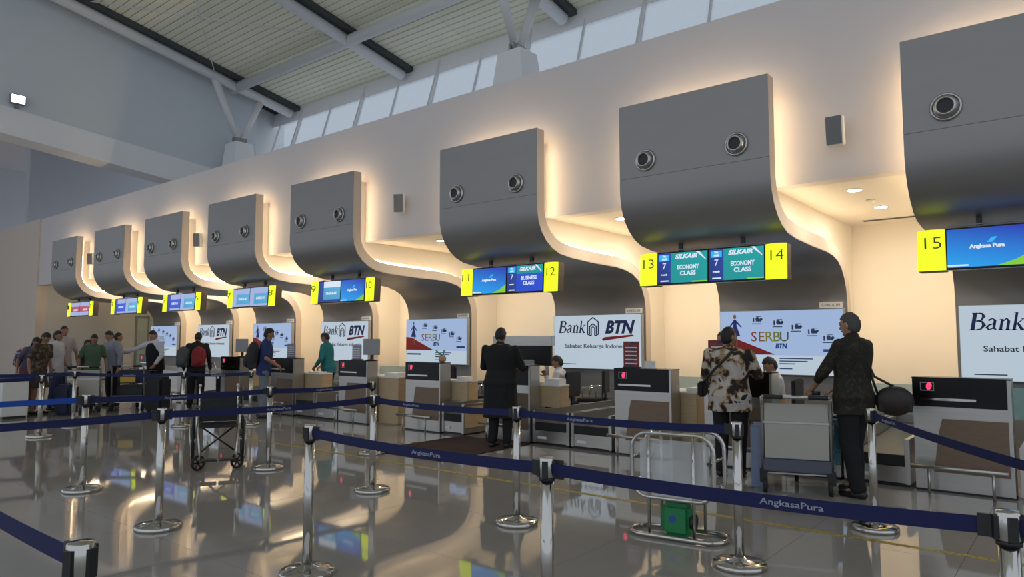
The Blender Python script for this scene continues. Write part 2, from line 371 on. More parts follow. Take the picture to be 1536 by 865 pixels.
# ------------------------------------------------------------------ canopies
MET = [(8.8, 4.9), (8.8, 3.83), (8.8, 3.6), (8.84, 3.42), (8.92, 3.26), (9.05, 3.12), (9.22, 3.01), (9.42, 2.94), (9.75, 2.90), (10.5, 2.87), (11.2, 2.86), (11.55, 2.83), (11.82, 2.77), (12.02, 2.67), (12.16, 2.53), (12.26, 2.35), (12.3, 2.15), (12.3, 1.0), (12.3, 0.0)]
def offs(pts, d):
    out = []
    for i, p in enumerate(pts):
        a = pts[max(i - 1, 0)]; b = pts[min(i + 1, len(pts) - 1)]
        ty, tz = b[0] - a[0], b[1] - a[1]; l = math.hypot(ty, tz); out.append((p[0] - tz / l * d, p[1] + ty / l * d))
    return out
BACK = offs(MET, 0.2); SKN = offs(MET, 0.012)
WD = 2.15
LX = [-1.49, -5.13, -8.78, -13.35, -16.9, -20.41, -23.9, -27.49]
NUM = [(15, 16), (13, 14), (11, 12), (9, 10), (7, 8), (5, 6), (3, 4), (1, 2)]
WHERE = ['at the right edge of the view, nearest the camera', 'above the man in the floral shirt', 'above the man in the long black coat', 'above the counter with the plant ornament', 'above the clerk in the teal shirt', 'above the man in the blue T-shirt', 'above the traveller with the red bag', 'farthest away, beside the end wall']
BEHIND = ['at the right edge, behind the nearest counter', 'behind the men in floral and batik shirts', 'behind the two luggage belts and white-shirted clerk', 'behind the counter with the plant ornament', 'right of the clerk in the teal shirt', 'behind the man in the blue T-shirt', 'right of the traveller with the red bag', 'farthest away, beside the end wall']
def strip(poly_a, poly_b, x0, x1, m, name, parent, smooth=True):
    mb = MB(); n = len(poly_a)
    ring = poly_a + poly_b[::-1]
    N = len(ring)
    vs = [(x0, y, z) for y, z in ring] + [(x1, y, z) for y, z in ring]
    fs = []; sm = []
    for k in range(N): fs.append((k, (k + 1) % N, N + (k + 1) % N, N + k))
    mb.add(vs, fs, smooth)
    for k in (n - 1, N - 1): mb.s[k] = False
    for k in range(n - 1):
        mb.add([], []); a, b, c, d = k, k + 1, N - 2 - k, N - 1 - k
        mb.f.append([a, b, c, d]); mb.s.append(False); mb.m.append(0)
        mb.f.append([N + a, N + b, N + c, N + d]); mb.s.append(False); mb.m.append(0)
    return mb
def sharp(me, ang=0.7):
    bm = bmesh.new(); bm.from_mesh(me)
    for e in bm.edges:
        if len(e.link_faces) == 2 and e.calc_face_angle(0) > ang: e.smooth = False
    bm.to_mesh(me); bm.free()
EDGE = mat('canopy_edge', (0.55, 0.48, 0.42), 0.6, nscale=4, namt=0.03)
vent0 = [None]
def canopy(i):
    X = LX[i]; n1, n2 = NUM[i]
    t = thing('ceiling_canopy', 'grey metal S-curved canopy ' + WHERE[i], 'canopy', (X, 8.8, 0), 0, 'curved metal canopies over the check-in counters')
    L = lambda pts: [(y - 8.8, z) for y, z in pts]
    for nm, a, b, m, x0, x1 in (('core', L(SKN), L(BACK), EDGE, 0.0, WD),):
        o = strip(a, b, x0, x1, m, nm, t).build(nm, m, t); sharp(o.data)
    up = MB().box((0.0, 0.0, 3.836), (WD, 0.012, 4.9)).build('upper_panel', ALU, t)
    k = 1
    pts = [(8.8, 3.824)] + MET[2:]; sk = [(8.812, 3.824)] + SKN[2:]
    o = strip(L(pts), L(sk), 0, WD, ALU, 'curved_panel', t).build('curved_panel', ALU, t); sharp(o.data)
    # backing box between canopy and wall
    bx = [(YF - 8.8 + .001, 4.75)] + L(BACK)[1:-2] + [(L(BACK)[-1][0], 0.0), (13.4 - 8.8, 0.0), (13.4 - 8.8, 3.53), (YF - 8.8 + .001, 3.53)]
    bx.insert(1, (L(BACK)[0][0], 4.75))
    MB().prism(bx, 0.16, WD - 0.16, 'x').build('backing_box', BAY, t)
    # led strips along both sides and along the top
    b1 = offs(MET, 0.225)[0:]; b2 = offs(MET, 0.26)
    b1[0] = (b1[0][0], 4.74); b2[0] = (b2[0][0], 4.74); b1[-1] = (b1[-1][0], 0.9); b2[-1] = (b2[-1][0], 0.9)
    sel = [0, 1, 2, 3, 5, 7, 8, 10, 12, 14, 15, 16, 17]
    b1 = L([b1[k] for k in sel]); b2 = L([b2[k] for k in sel])
    for x in (0.157, WD - 0.157):
        mb = MB(); n = len(b1)
        for k in range(n - 1):
            q = [(x, *b1[k]), (x, *b1[k + 1]), (x, *b2[k + 1]), (x, *b2[k])]
            mb.add(q, [(0, 1, 2, 3)])
        mb.build('led_strip', LEDM, t)
    MB().add([(0.16, 0.225, 4.753), (WD - 0.16, 0.225, 4.753), (WD - 0.16, 0.255, 4.753), (0.16, 0.255, 4.753)], [(0, 1, 2, 3)]).build('led_strip', LEDM, t)
    for vx, vz in ((0.42, 4.06), (1.73, 4.06)):
        ring = MB().lathe([(0.155, 0.0), (0.155, -0.02), (0.14, -0.035), (0.125, -0.02), (0.12, 0.02)], (vx, -0.001, vz), 28, 'y').build('air_nozzle', STEEL, t)
        MB().lathe([(0.118, 0.0), (0.118, -0.05), (0.10, -0.085), (0.085, -0.09), (0.078, -0.07), (0.075, -0.01)], (vx, -0.002, vz), 28, 'y').build('nozzle_ring', STEEL, ring)
        MB().cyl((vx, -0.004, vz), (vx, -0.058, vz), 0.080, n=24).build('nozzle_bore', BLKPL, ring)
    return t
for i in range(8): canopy(i)
# downlights and grilles in the bay ceiling between the canopies
dl = 0
bays = [(-2.3, 'the nearest canopy and the next one', 13), (-5.85, 'the second and third nearest canopies', 11), (-10.0, 'the third and fourth nearest canopies', 9), (-14.1, 'the fourth and fifth nearest canopies', 7), (-17.65, 'the third and fourth farthest canopies', 5), (-21.15, 'the second and third farthest canopies', 3), (-24.7, 'the two farthest canopies', 1)]
OLD = [(-2.3, 'the canopies for counters 13-14 and 15-16', 13), (-5.85, 'canopies 11-12 and 13-14', 11), (-10.0, 'canopies 9-10 and 11-12', 9), (-14.1, 'canopies 7-8 and 9-10', 7), (-17.65, 'canopies 5-6 and 7-8', 5), (-21.15, 'canopies 3-4 and 5-6', 3), (-24.7, 'canopies 1-2 and 3-4', 1)]
for bxx, lab, _ in bays:
    for y, w in ((10.06, 'front'), (11.62, 'rear')):
        t = thing('downlight', '%s round recessed downlight in the bay ceiling between %s' % (w, lab), 'ceiling light', (bxx, y, 3.53), 0, 'recessed downlights in the bay ceilings')
        MB().lathe([(0.085, -0.001), (0.10, -0.001), (0.10, -0.008), (0.085, -0.012)], (0, 0, 0), 20).build('bezel', WHITEP, t)
        MB().cyl((0, 0, -0.010), (0, 0, -0.016), 0.083, n=20).build('lens', BULBM, t)
        ld = bpy.data.lights.new('bulb', 'AREA'); ld.shape = 'DISK'; ld.size = 0.16; ld.energy = DOWN * (1 if w == 'front' else 1.6); ld.color = (1.0, 0.88, 0.70)
        lo = bpy.data.objects.new('bulb', ld); C.objects.link(lo); lo.parent = t; lo.location = (0, 0, -0.03)
    t = thing('ceiling_grille', 'long narrow air grille in the bay ceiling between %s' % lab, 'grille', (bxx, 12.85, 3.53))
    MB().box((-0.55, -0.09, -0.008), (0.55, 0.09, 0)).build('frame', WHITEP, t)
    for s_ in range(3): MB().box((-0.52, -0.07 + s_ * 0.05, -0.012), (0.52, -0.035 + s_ * 0.05, -0.008)).build('slot', BLKPL, t)
    t = thing('smoke_detector', 'tiny smoke detector between %s' % lab, 'detector', (bxx, 10.95, 3.53))
    MB().lathe([(0.05, 0), (0.055, -0.02), (0.03, -0.05), (0.005, -0.055)], n=16).build('housing', WHITEP, t)
    MB().lathe([(0.06, 0), (0.06, -0.006)], n=16).build('base', GREYP, t)
# wall speakers
for x, z, ry, lab in ((-2.27, 4.1, 0, 'grey box speaker on the fascia above and right of the floral shirt man'), (-10.25, 4.17, 0.5, 'tilted grey box speaker in the middle of the fascia'), (-18.05, 4.15, 0.5, 'small tilted speaker on the fascia left of the one in the middle'), (-25.0, 4.15, 0.5, 'tiny tilted speaker on the fascia, leftmost, by the farthest canopies')):
    t = thing('wall_speaker', lab, 'speaker', (x, YF, z), 0)
    M = Matrix.Rotation(ry, 4, 'Z') @ Matrix.Rotation(0.08, 4, 'X')
    MB().box((-.1, -.24, -.18), (.1, -.12, .18), M=M).build('cabinet', WHITEP, t, 0.01)
    MB().box((-.09, -.25, -.17), (.09, -.241, .17), M=M).build('front_grille', mat('speaker_grille', (0.20, 0.20, 0.21), 0.7, nscale=200, namt=0.3, bump=0.3), t)
    MB().box((-.03, -.08, -.04), (.03, 0, .04)).build('bracket', GREYP, t)

# ------------------------------------------------------------------ overhead signs with screens
SC_IDLE = ramp_mat('dummy', [(0, (0, 0, 0)), (1, (0, 0, 0))], 1)
def screen_mat(name, c0, c1, s=1.0, ang=0.5):
    m = bpy.data.materials.new(name); m.use_nodes = True; nt = m.node_tree; b = nt.nodes['Principled BSDF']
    b.inputs['Base Color'].default_value = (0.01, 0.01, 0.01, 1); b.inputs['Roughness'].default_value = 0.25
    tc = nt.nodes.new('ShaderNodeTexCoord'); sp = nt.nodes.new('ShaderNodeSeparateXYZ'); ad = nt.nodes.new('ShaderNodeMath'); ad.operation = 'ADD'
    nt.links.new(tc.outputs['Generated'], sp.inputs[0]); rp = nt.nodes.new('ShaderNodeValToRGB')
    mu = nt.nodes.new('ShaderNodeMath'); mu.operation = 'MULTIPLY'; mu.inputs[1].default_value = ang
    mv = nt.nodes.new('ShaderNodeMath'); mv.operation = 'MULTIPLY'; mv.inputs[1].default_value = 1 - ang
    nt.links.new(sp.outputs[2], mu.inputs[0]); nt.links.new(sp.outputs[0], mv.inputs[0]); nt.links.new(mu.outputs[0], ad.inputs[0]); nt.links.new(mv.outputs[0], ad.inputs[1])
    rp.color_ramp.elements[0].color = (*c0, 1); rp.color_ramp.elements[1].color = (*c1, 1)
    nt.links.new(ad.outputs[0], rp.inputs[0]); nt.links.new(rp.outputs[0], b.inputs['Emission Color']); b.inputs['Emission Strength'].default_value = s
    return m
IDLE = screen_mat('idle_screen', (0.005, 0.35, 0.85), (0.008, 0.02, 0.42), 1.0, 0.75)
TEAL = screen_mat('teal_screen', (0.0, 0.26, 0.27), (0.0, 0.33, 0.34), 1.0)
BLUE = screen_mat('blue_screen', (0.01, 0.05, 0.55), (0.01, 0.07, 0.60), 1.0)
DBLUE = screen_mat('dark_blue_column', (0.004, 0.02, 0.16), (0.01, 0.05, 0.35), 1.0)
LBLUE = screen_mat('light_blue_screen', (0.02, 0.30, 0.55), (0.12, 0.45, 0.75), 0.9)
REDS = screen_mat('red_screen', (0.45, 0.05, 0.08), (0.50, 0.10, 0.14), 0.9)
WHT = emis('screen_white', (0.75, 0.85, 1.0), 0.9); PALE = emis('screen_pale', (0.42, 0.52, 0.85), 0.8)
GRN = emis('screen_green', (0.25, 0.65, 0.02), 0.9); CYN = emis('screen_cyan', (0.02, 0.45, 0.9), 1.0)
CONT = {15: 'idle', 16: 'idle', 13: 'econ', 14: 'econ', 11: 'idle', 12: 'biz', 9: 'mix', 10: 'idle', 7: 'lb', 8: 'lb', 5: 'blue', 6: 'teal', 3: 'blue', 4: 'lb', 1: 'red', 2: 'red'}
def screen(parent, x0, kind):
    w, z0, z1 = 0.79, 0.0, 0.48
    body = MB().box((x0, -0.02, z0), (x0 + w, 0.06, z1)).build('screen', BLACK, parent, 0.004)
    a, b, c, d = x0 + .015, x0 + w - .015, z0 + .025, z1 - .02
    def R(u0, v0, u1, v1, m, nm='screen_field', y=-0.024):
        return MB().box((a + (b - a) * u0, y, c + (d - c) * v0), (a + (b - a) * u1, -0.02, c + (d - c) * v1)).build(nm, m, body)
    def Tx(s_, u, v, h, m, wd=None, sh=0.0, bold=0.003): return text(s_, h, m, body, (a + (b - a) * u, -0.028, c + (d - c) * v), wd, sh, bold=bold)
    if kind == 'idle':
        R(0, 0, 1, 1, IDLE)
        MB().prism([(b, c), (b - .30, c), (b - .12, c + .06), (b, c + .13)], -0.026, -0.022, 'y').build('green_wave', GRN, body)
        MB().prism([(a, c + .012), (a + .20, c + .012), (a + .20, c + .03), (a, c + .03)], -0.026, -0.022, 'y').build('screen_caption', WHT, body)
        Tx('Angkasa Pura', .5, .52, .06, WHT, .33)
        MB().prism([(x0 + w * .5, .29), (x0 + w * .5 + .05, .29), (x0 + w * .5 + .10, .35), (x0 + w * .5 + .045, .345)], -0.026, -0.022, 'y').build('screen_logo', CYN, body)
    elif kind in ('econ', 'biz'):
        R(0, 0, 1, 1, TEAL if kind == 'econ' else BLUE); R(0, 0, .27, 1, DBLUE, y=-0.026)
        if kind == 'biz': R(.27, .68, 1, 1, TEAL, y=-0.026)
        R(.03, .74, .24, .95, CYN, 'screen_panel', -0.0275)
        Tx('Thu', .135, .90, .035, WHT); Tx('10:55', .135, .80, .035, WHT); Tx('7', .135, .56, .13, WHT, bold=0); Tx('seconds', .135, .28, .03, WHT); R(.06, .05, .23, .09, WHT, 'screen_caption', -0.0275)
        Tx('SILKAIR', .58, .86, .085, WHT, .34, .25, .004)
        MB().prism([(b - .17, d), (b - .12, d), (b - .015, d - .12), (b - .03, d - .12)], -0.029, -0.026, 'y').build('screen_logo', WHT, body)
        Tx('ECONOMY' if kind == 'econ' else 'BUSINESS', .62, .50, .085, WHT, .33, 0, .003); Tx('CLASS', .62, .30, .085, WHT, .24, 0, .003)
        if kind == 'econ': R(.7, 0, 1, .04, GRN, 'screen_caption', -0.026)
    else:
        m = {'mix': LBLUE, 'lb': LBLUE, 'blue': BLUE, 'teal': LBLUE, 'red': REDS}[kind]
        R(0, 0, 1, 1, m); R(0 if kind == 'red' else .25, .70, 1, 1, PALE if kind != 'mix' else WHT, y=-0.026); R(0, 0, 1, .12 if kind != 'red' else .28, PALE if kind != 'mix' else DBLUE, y=-0.026)
        if kind != 'red': R(0, 0, .24, 1, DBLUE if kind in ('mix', 'blue') else PALE, y=-0.027)
        Tx('CHECK-IN', .6, .42, .08, WHT, .36)
for i in range(8):
    n1, n2 = NUM[i]; X = LX[i]
    t = thing('counter_sign', 'hanging sign reading %d and %d, ' % (n1, n2) + WHERE[i], 'sign', (X, 9.36, 2.33), 0, 'hanging number signs with screens')
    t.rotation_euler = (math.radians(-3), 0, 0)
    for x, n in ((0.0, n1), (WD - 0.285, n2)):
        b = MB().box((x, 0.0, 0), (x + 0.285, 0.17, 0.48)).build('number_box', mat('sign_body', (0.05, 0.035, 0.025), 0.5, nscale=8, namt=0.1), t, 0.006)
        q = [(x + 0.285 * k / 8, -0.002 - 0.05 * math.sin(PI * k / 8)) for k in range(9)]
        MB().prism(q, 0.004, 0.476, 'z').build('number_face', SIGNY, b)
        text(str(n), 0.20, INKO, b, (x + 0.15, -0.055, 0.31), .17, bold=-0.002, name='number')
    screen(t, 0.287, CONT[n1]); screen(t, 0.287 + 0.79, CONT[n2])
    MB().box((0.3, 0.06, 0.485), (WD - 0.3, 0.16, 0.50)).box((0.3, 0.06, 0.515), (WD - 0.3, 0.075, 0.525)).build('cable_tray', GREYP, t)
    for x in (0.58, 1.5):
        MB().box((x, 0.07, 0.30), (x + 0.055, 0.12, 0.63)).build('hanger', BLKPL, t)
# ------------------------------------------------------------------ light boxes on the lower canopy
def lightbox(i):
    X = LX[i] + 0.045; n1, n2 = NUM[i]; bank = i % 2 == 0; w, h = 2.08, 1.10
    lab = ('pale Bank BTN light box ' if bank else 'SERBU poster light box ') + BEHIND[i]
    t = thing('poster_lightbox', lab, 'poster', (X, 12.28, 0.95), 0, 'illuminated posters behind the counters')
    MB().box((0, -0.10, 0), (w, 0.0, h)).build('box', GREYP, t, 0.005)
    f = MB().box((0.012, -0.104, 0.012), (w - .012, -0.10, h - .012)).build('poster_face', POSTER, t)
    Y0, Y1 = -0.108, -0.104
    if bank:
        BN = {  # serif letters as strokes: x, z, width (height 1 = cap height)
         'B': [[(0.15, 0, .20), (0.15, 1, .20)], [(0, 0.02, .05), (.45, .02, .05)], [(0, .98, .05), (.45, .98, .05)], [(.30, .98, .05), (.50, .95, .10), (.60, .78, .18), (.50, .58, .08), (.25, .53, .05)], [(.25, .53, .05), (.55, .50, .10), (.68, .28, .20), (.55, .06, .09), (.30, .02, .05)]],
         'a': [[(.10, .55, .12), (.28, .66, .07), (.42, .56, .14), (.42, .10, .14), (.55, .03, .06)], [(.42, .38, .05), (.18, .30, .10), (.08, .15, .14), (.20, .02, .08), (.42, .12, .05)]],
         'n': [[(.02, .60, .05), (.14, .62, .12), (.14, 0, .14)], [(.02, .02, .05), (.28, .02, .05)], [(.14, .45, .05), (.34, .66, .10), (.46, .50, .14), (.46, 0, .14)], [(.34, .02, .05), (.60, .02, .05)]],
         'k': [[(.02, .98, .05), (.14, .98, .12), (.14, 0, .14)], [(.02, .02, .05), (.28, .02, .05)], [(.16, .28, .05), (.48, .62, .06)], [(.36, .64, .04), (.60, .64, .04)], [(.26, .38, .10), (.50, .02, .15), (.64, .02, .05)]]}
        mb = MB(); sc = 0.25; zz = h * 0.665; xx = 0.13
        for ch, adv in (('B', .80), ('a', .66), ('n', .68), ('k', .7)):
            strokes(mb, BN[ch], xx, zz, sc, Y0, Y1, 0.18); xx += adv * sc * 0.93
        mb.build('lettering', INKN, f)
        # house emblem
        cx, cz = w * .47, h * .64; mb = MB()
        for r in (1.0, .62):
            s0 = 0.13 * r; pts = [(-s0, 0, .028), (-s0, 2.0 * s0 * .95, .028), (0, 2.9 * s0 * .9, .028), (s0, 2.0 * s0 * .95, .028), (s0, 0, .028)]
            strokes(mb, [pts], cx, cz - (0 if r == 1 else .0), 1.0, Y0, Y1)
        strokes(mb, [[(-.04, -.03, .022), (-.04, .12, .022), (0, .16, .022), (.04, .12, .022), (.04, -.03, .022)], [(-.13, 0, .025), (-.05, -.03, .025)], [(.13, 0, .025), (.05, -.03, .025)]], cx, cz, 1.0, Y0, Y1)
        mb.build('emblem', INKN, f)
        text('BTN', 0.34, INKN, f, (w * .755, -0.107, h * .755), .68, .3, bold=0.016)
        MB().prism([(w * .57, h * .545), (w * .59, h * .52), (w * .93, h * .605), (w * .90, h * .63), (w * .60, h * .585)], Y0, Y1, 'y').build('swoosh', INKR, f)
        text('Sahabat Keluarga Indonesia', 0.115, INKG, f, (w * .5, -0.107, h * .42), 1.5, bold=0.002)
        MB().box((w * .08, Y0, h * .08), (w * .27, Y1, h * .095)).build('small_print', INKG, f)
    else:
        MB().box((0.012, -.106, 0.3 * h), (w - .012, -.104, h - .012)).build('upper_field', POSTERD, f)
        Y0, Y1 = -.110, -.106
        MB().prism([(.012, h * .60), (w * .10, h * .585), (w * .47, h * .31), (.012, h * .31)], Y0, Y1, 'y').build('red_arrow', INKR, f)
        dx = w * .135; BD = mat('dress_blue', (0.01, 0.03, 0.28), 0.6, nscale=10, namt=0.1)
        mb = MB(); mb.prism([(dx - .025, h * .86), (dx + .025, h * .86), (dx + .03, h * .76), (dx + .09, h * .60), (dx - .09, h * .60), (dx - .03, h * .76)], Y0 - .002, Y1, 'y')
        mb.prism([(dx - .03, h * .84), (dx - .11, h * .74), (dx - .105, h * .72), (dx - .02, h * .81)], Y0 - .002, Y1, 'y'); mb.prism([(dx + .03, h * .84), (dx + .12, h * .745), (dx + .11, h * .73), (dx + .02, h * .81)], Y0 - .002, Y1, 'y')
        mb.build('printed_figure', BD, f)
        mb = MB(); mb.ell((dx, Y0 - .002, h * .905), (.026, .002, .04)); mb.box((dx - .03, Y0 - .002, h * .45), (dx - .012, Y1, h * .60)); mb.box((dx + .02, Y0 - .002, h * .42), (dx + .038, Y1, h * .60)); mb.build('printed_skin', SKIN, f)
        for u, v in ((.33, .85), (.50, .80), (.645, .73), (.77, .66), (.885, .56)):
            x, z = w * u, h * v; mb = MB()
            mb.prism([(x - .03, z - .03), (x + .06, z - .03), (x + .07, z + .01), (x + .03, z + .02), (x + .01, z + .05), (x - .03, z + .045), (x - .04, z + .01)], Y0, Y1, 'y'); mb.box((x - .085, Y0, z - .04), (x - .06, Y1, z + .04)); mb.box((x - .03, Y0, z + .052), (x + .06, Y1, z + .062))
            mb.box((x - .10, Y0, z - .075), (x + .06, Y1, z - .06)); mb.ell((x + .06, Y0, z + .01), (.024, .002, .024))
            mb.build('product_icon', mat('icon_ink', (0.04, 0.08, 0.22), 0.6, nscale=60, namt=0.7), f)
        for k, (ch, m_) in enumerate(zip('SERBU', ((.38, .08, .03), (.50, .22, .03), (.45, .42, .04), (.30, .42, .05), (.16, .20, .08)))):
            text(ch, 0.24, mat('serbu_%d' % k, m_, 0.6, nscale=10, namt=0.05), f, (w * (.295 + .062 * k), -.110, h * .58), bold=0.001)
        text('BTN', 0.11, mat('bright_blue_ink', (0.01, 0.09, 0.42), 0.5, nscale=10, namt=0.05), f, (w * .515, -.110, h * .44), .2, .2, bold=0.007)
        mb = MB()
        for z, a, b in ((.245, .50, .76), (.205, .50, .72), (.165, .50, .62), (.09, .50, .60)): mb.box((w * a, Y0, h * z), (w * b, Y1, h * z + .018))
        mb.box((w * .03, Y0, h * .2), (w * .26, Y1, h * .235)); mb.box((w * .84, Y0, h * .36), (w * .97, Y1, h * .40)); mb.build('small_print', mat('blue_print', (0.04, 0.10, 0.35), 0.6, nscale=60, namt=0.4), f)
    s2 = tag(MB().box((0, -0.02, 0), (0.36, 0.0, 0.10)).build('name_plate', WHITEP, loc=(X + w - .40, 12.29, 2.06)), 'small white plate above the poster ' + BEHIND[i], 'sign', 'small plates above the posters')
    text('CHECK IN', 0.06, INKG, s2, (0.18, -0.022, 0.05), .28)
for i in range(8): lightbox(i)

# ------------------------------------------------------------------ check-in counters
DIG = emis('red_led', (1.0, 0.03, 0.10), 2.2)
def tower(X, lab):
    t = thing('check_in_counter', lab, 'counter', (X, 8.43, 0), 0, 'steel fronted check-in counters')
    w, d, h = 0.85, 0.25, 1.16
    MB().box((0.0, 0.012, 0.02), (w, d, h - .012)).build('cabinet', STEEL, t, 0.004)
    MB().box((0.0, 0.0, 0.86), (w - .035, 0.012, h)).build('black_fascia', BLACK, t, 0.003)
    MB().box((-.005, -0.002, h - .012), (w + .005, d, h)).build('top', BLACK, t, 0.003)
    MB().box((w - .03, 0.0, 0.02), (w, 0.012, h - .014)).build('edge_trim', STEEL, t)
    # tapered wood inlay
    MB().prism([(0.26, 0.74), (w - .035, 0.74), (w - .035, 0.20), (0.17, 0.20), (0.20, 0.42), (0.23, 0.62)], 0.002, 0.012, 'y').build('wood_panel', WALNUT, t)
    MB().box((0.0, 0.004, 0.0), (w, d, 0.02)).build('plinth', BLKPL, t)
    dsp = MB().box((0.075, -0.006, 1.02), (0.20, 0.0, 1.11)).build('display', GREYP, t)
    MB().box((0.085, -0.008, 1.03), (0.19, -0.006, 1.10)).build('display_glass', BLACK, dsp)
    text('0', 0.085, DIG, dsp, (0.15, -0.009, 1.065), .05, .15, bold=0.007, name='digit')
    MB().box((0.07, -0.012, 0.925), (0.56, 0.0, 0.95)).build('slot_rail', CHROME, t, 0.003)
    bar = MB().cyl((-.01, -.18, 0.27), (w - .04, -.18, 0.27), 0.022, n=12).build('foot_rail', STEEL, t)
    for x in (0.15, w - .16):
        MB().cyl((x, -.18, 0.0), (x, -.18, 0.26), 0.014, n=8).build('rail_post', STEEL, bar)
    return t
TW = [(-1.44, 15), (-3.75, 14), (-5.04, 13), (-7.34, 12), (-9.22, 11), (-11.09, 10), (-13.40, 9), (-15.42, 8), (-17.5, 7), (-19.6, 6), (-21.6, 5)]
D_ = {15: 'nearest steel and brown wood check-in counter, under yellow sign 15', 14: 'check-in counter hidden behind the man in the floral shirt', 13: 'check-in counter with red digit right of the double luggage belts, under sign 13', 12: 'check-in counter behind the man in black by the brown mat', 11: 'check-in counter with plant ornament on top, left of the brown mat', 10: 'check-in counter with light oak block on its right, under sign 10', 9: 'check-in counter in front of the blue T-shirt man, left of the teal shirt man', 8: 'check-in counter right of the traveller with the red bag', 7: 'check-in counter behind the traveller with the red bag', 6: 'check-in counter behind the man in the dark vest', 5: 'farthest check-in counter, behind the luggage trolleys'}
for X, n in TW: tower(X, D_[n])
# desks beside the towers
def desk(x0, x1, z0, lab, ped=None, y1=8.98):
    y1 = 9.3 if z0 < .1 else y1
    t = thing('side_desk', lab, 'desk', (x0, 8.72, 0), 0, 'light oak desks beside the counters')
    w = x1 - x0
    MB().box((0, 0.0, z0), (w, 0.03, 0.84)).build('front_panel', OAK, t, 0.003)
    MB().box((w - .03, 0.03, z0), (w, y1 - 8.72, 0.84)).build('end_panel', OAK, t, 0.003)
    MB().box((0, -0.01, 0.84), (w + .01, y1 - 8.72, 0.865)).build('desktop', WHITEP, t, 0.003)
    if z0 > 0.1:
        MB().box((0, 0.03, 0), (ped or 0.5, y1 - 8.75, 0.84)).build('pedestal', GREYP, t, 0.003)
desk(-7.30, -6.16, 0.53, 'oak desk with white boxes before the seated clerk near the man in black', 0.7)
desk(-9.18, -8.02, 0.53, 'oak desk right of the counter with the plant ornament', 0.75)
desk(-11.0, -9.72, 0.02, 'floor-standing oak desk right of counter 10')
desk(-4.98, -3.98, 0.02, 'oak desk between counters 13 and 14')
desk(-13.3, -12.0, 0.53, 'oak desk in front of the man in the teal shirt', 0.7)
desk(-15.3, -14.52, 0.02, 'oak desk right of counter 8')
desk(-3.68, -2.86, 0.53, 'oak desk of the clerk behind the floral shirt man', 0.7)
# white boxes, papers
def obj_on(name, lab, cat, a, b, m, group=None):
    o = MB().box((0, 0, 0), (b[0] - a[0], b[1] - a[1], b[2] - a[2])).build(name, m, None, 0.004, a); tag(o, lab, cat, group); return o
obj_on('paper_box', 'white paper box on the oak desk before the seated clerk', 'box', (-6.45, 8.76, 0.866), (-6.20, 8.96, 0.95), WHITEP)
obj_on('paper_tray', 'low white tray beside the paper box on the clerk desk', 'tray', (-6.78, 8.76, 0.866), (-6.48, 8.96, 0.90), WHITEP)
obj_on('paper_stack', 'white paper stack on the oak desk between counters 13 and 14', 'paper', (-4.16, 8.80, 0.866), (-4.02, 9.05, 0.91), WHITEP)
obj_on('paper_stack', 'white papers on the oak desk right of the plant ornament', 'paper', (-8.30, 8.75, 0.866), (-8.12, 8.96, 0.92), WHITEP)
obj_on('paper_stack', 'papers on the oak desk right of counter 10', 'paper', (-10.2, 8.80, 0.866), (-9.85, 9.1, 0.93), WHITEP)
obj_on('paper_stack', 'papers on the oak desk under the teal shirt man', 'paper', (-12.5, 8.75, 0.866), (-12.15, 8.96, 0.89), WHITEP)
# monitors (backs) and brochure stands standing on the counter tops
def stand(X, w, h, m, lab, y=8.52):
    t = thing('brochure_stand', lab, 'stand', (X, y, 1.161))
    MB().box((0, 0.03, 0.0), (w, 0.12, 0.015)).build('foot', BLKPL, t, 0.003)
    MB().box((0, 0.05, 0.015), (w, 0.065, h)).build('card', m, t, 0.002)
    for k in range(5): MB().box((w * .12, 0.046, h * (.14 + .15 * k)), (w * .88, 0.05, h * (.19 + .15 * k))).build('print_line', WHITEP if m is not WHITEP else INKG, t)
REDC = ramp_mat('red_blue_card', [(0, (0.05, 0.03, 0.10)), (0.42, (0.22, 0.03, 0.03)), (0.6, (0.30, 0.07, 0.05))], 9, 0.5)
LAVC = mat('lavender_card', (0.30, 0.27, 0.36), 0.5, nscale=10, namt=0.1)
stand(-4.97, 0.24, 0.36, REDC, 'dark red brochure stand in front of the Bank poster by the luggage belts')
stand(-3.74, 0.34, 0.38, REDC, 'red and blue brochure stand left of the floral shirt man')
stand(-10.86, 0.26, 0.28, LAVC, 'lavender brochure stand right of the teal shirt clerk')
stand(-13.0, 0.28, 0.30, LAVC, 'lavender brochure stand beside the blue T-shirt man')
stand(-17.1, 0.24, 0.30, LAVC, 'lavender brochure stand behind the man in the dark vest')
def pcmon(X, y, z, lab, rz=0.2, w=.38, h=.30):
    t = thing('computer_monitor', lab, 'monitor', (X, y, z), rz)
    MB().box((-w / 2, 0, .10), (w / 2, .035, .10 + h)).build('panel_back', GREYP, t, 0.008)
    MB().box((-.03, .02, .01), (.03, .045, .16)).build('neck', BLKPL, t)
    MB().lathe([(.10, 0), (.10, .012), (.03, .02)], n=16).build('foot', BLKPL, t)
pcmon(-10.35, 8.60, 1.16, 'grey computer monitor on the counter right of the teal shirt clerk')
pcmon(-14.85, 8.60, 1.16, 'grey computer monitor left of the man in the blue T-shirt')
pcmon(-7.0, 8.86, 0.866, 'dark computer monitor on the desk left of the seated clerk', 0.5, .42, .26)
t = thing('number_plate_stand', 'small clear card holder right of the dark red brochure stand', 'card holder', (-4.62, 8.5, 1.16))
MB().box((0, 0, 0), (.16, .06, .012)).build('foot', CLEAR, t); MB().box((0, .02, .012), (.16, .03, .10)).build('card', WHITEP, t)
t = thing('plant_ornament', 'small peach coloured pot with green sprig on counter 11', 'ornament', (-8.45, 8.56, 1.16))
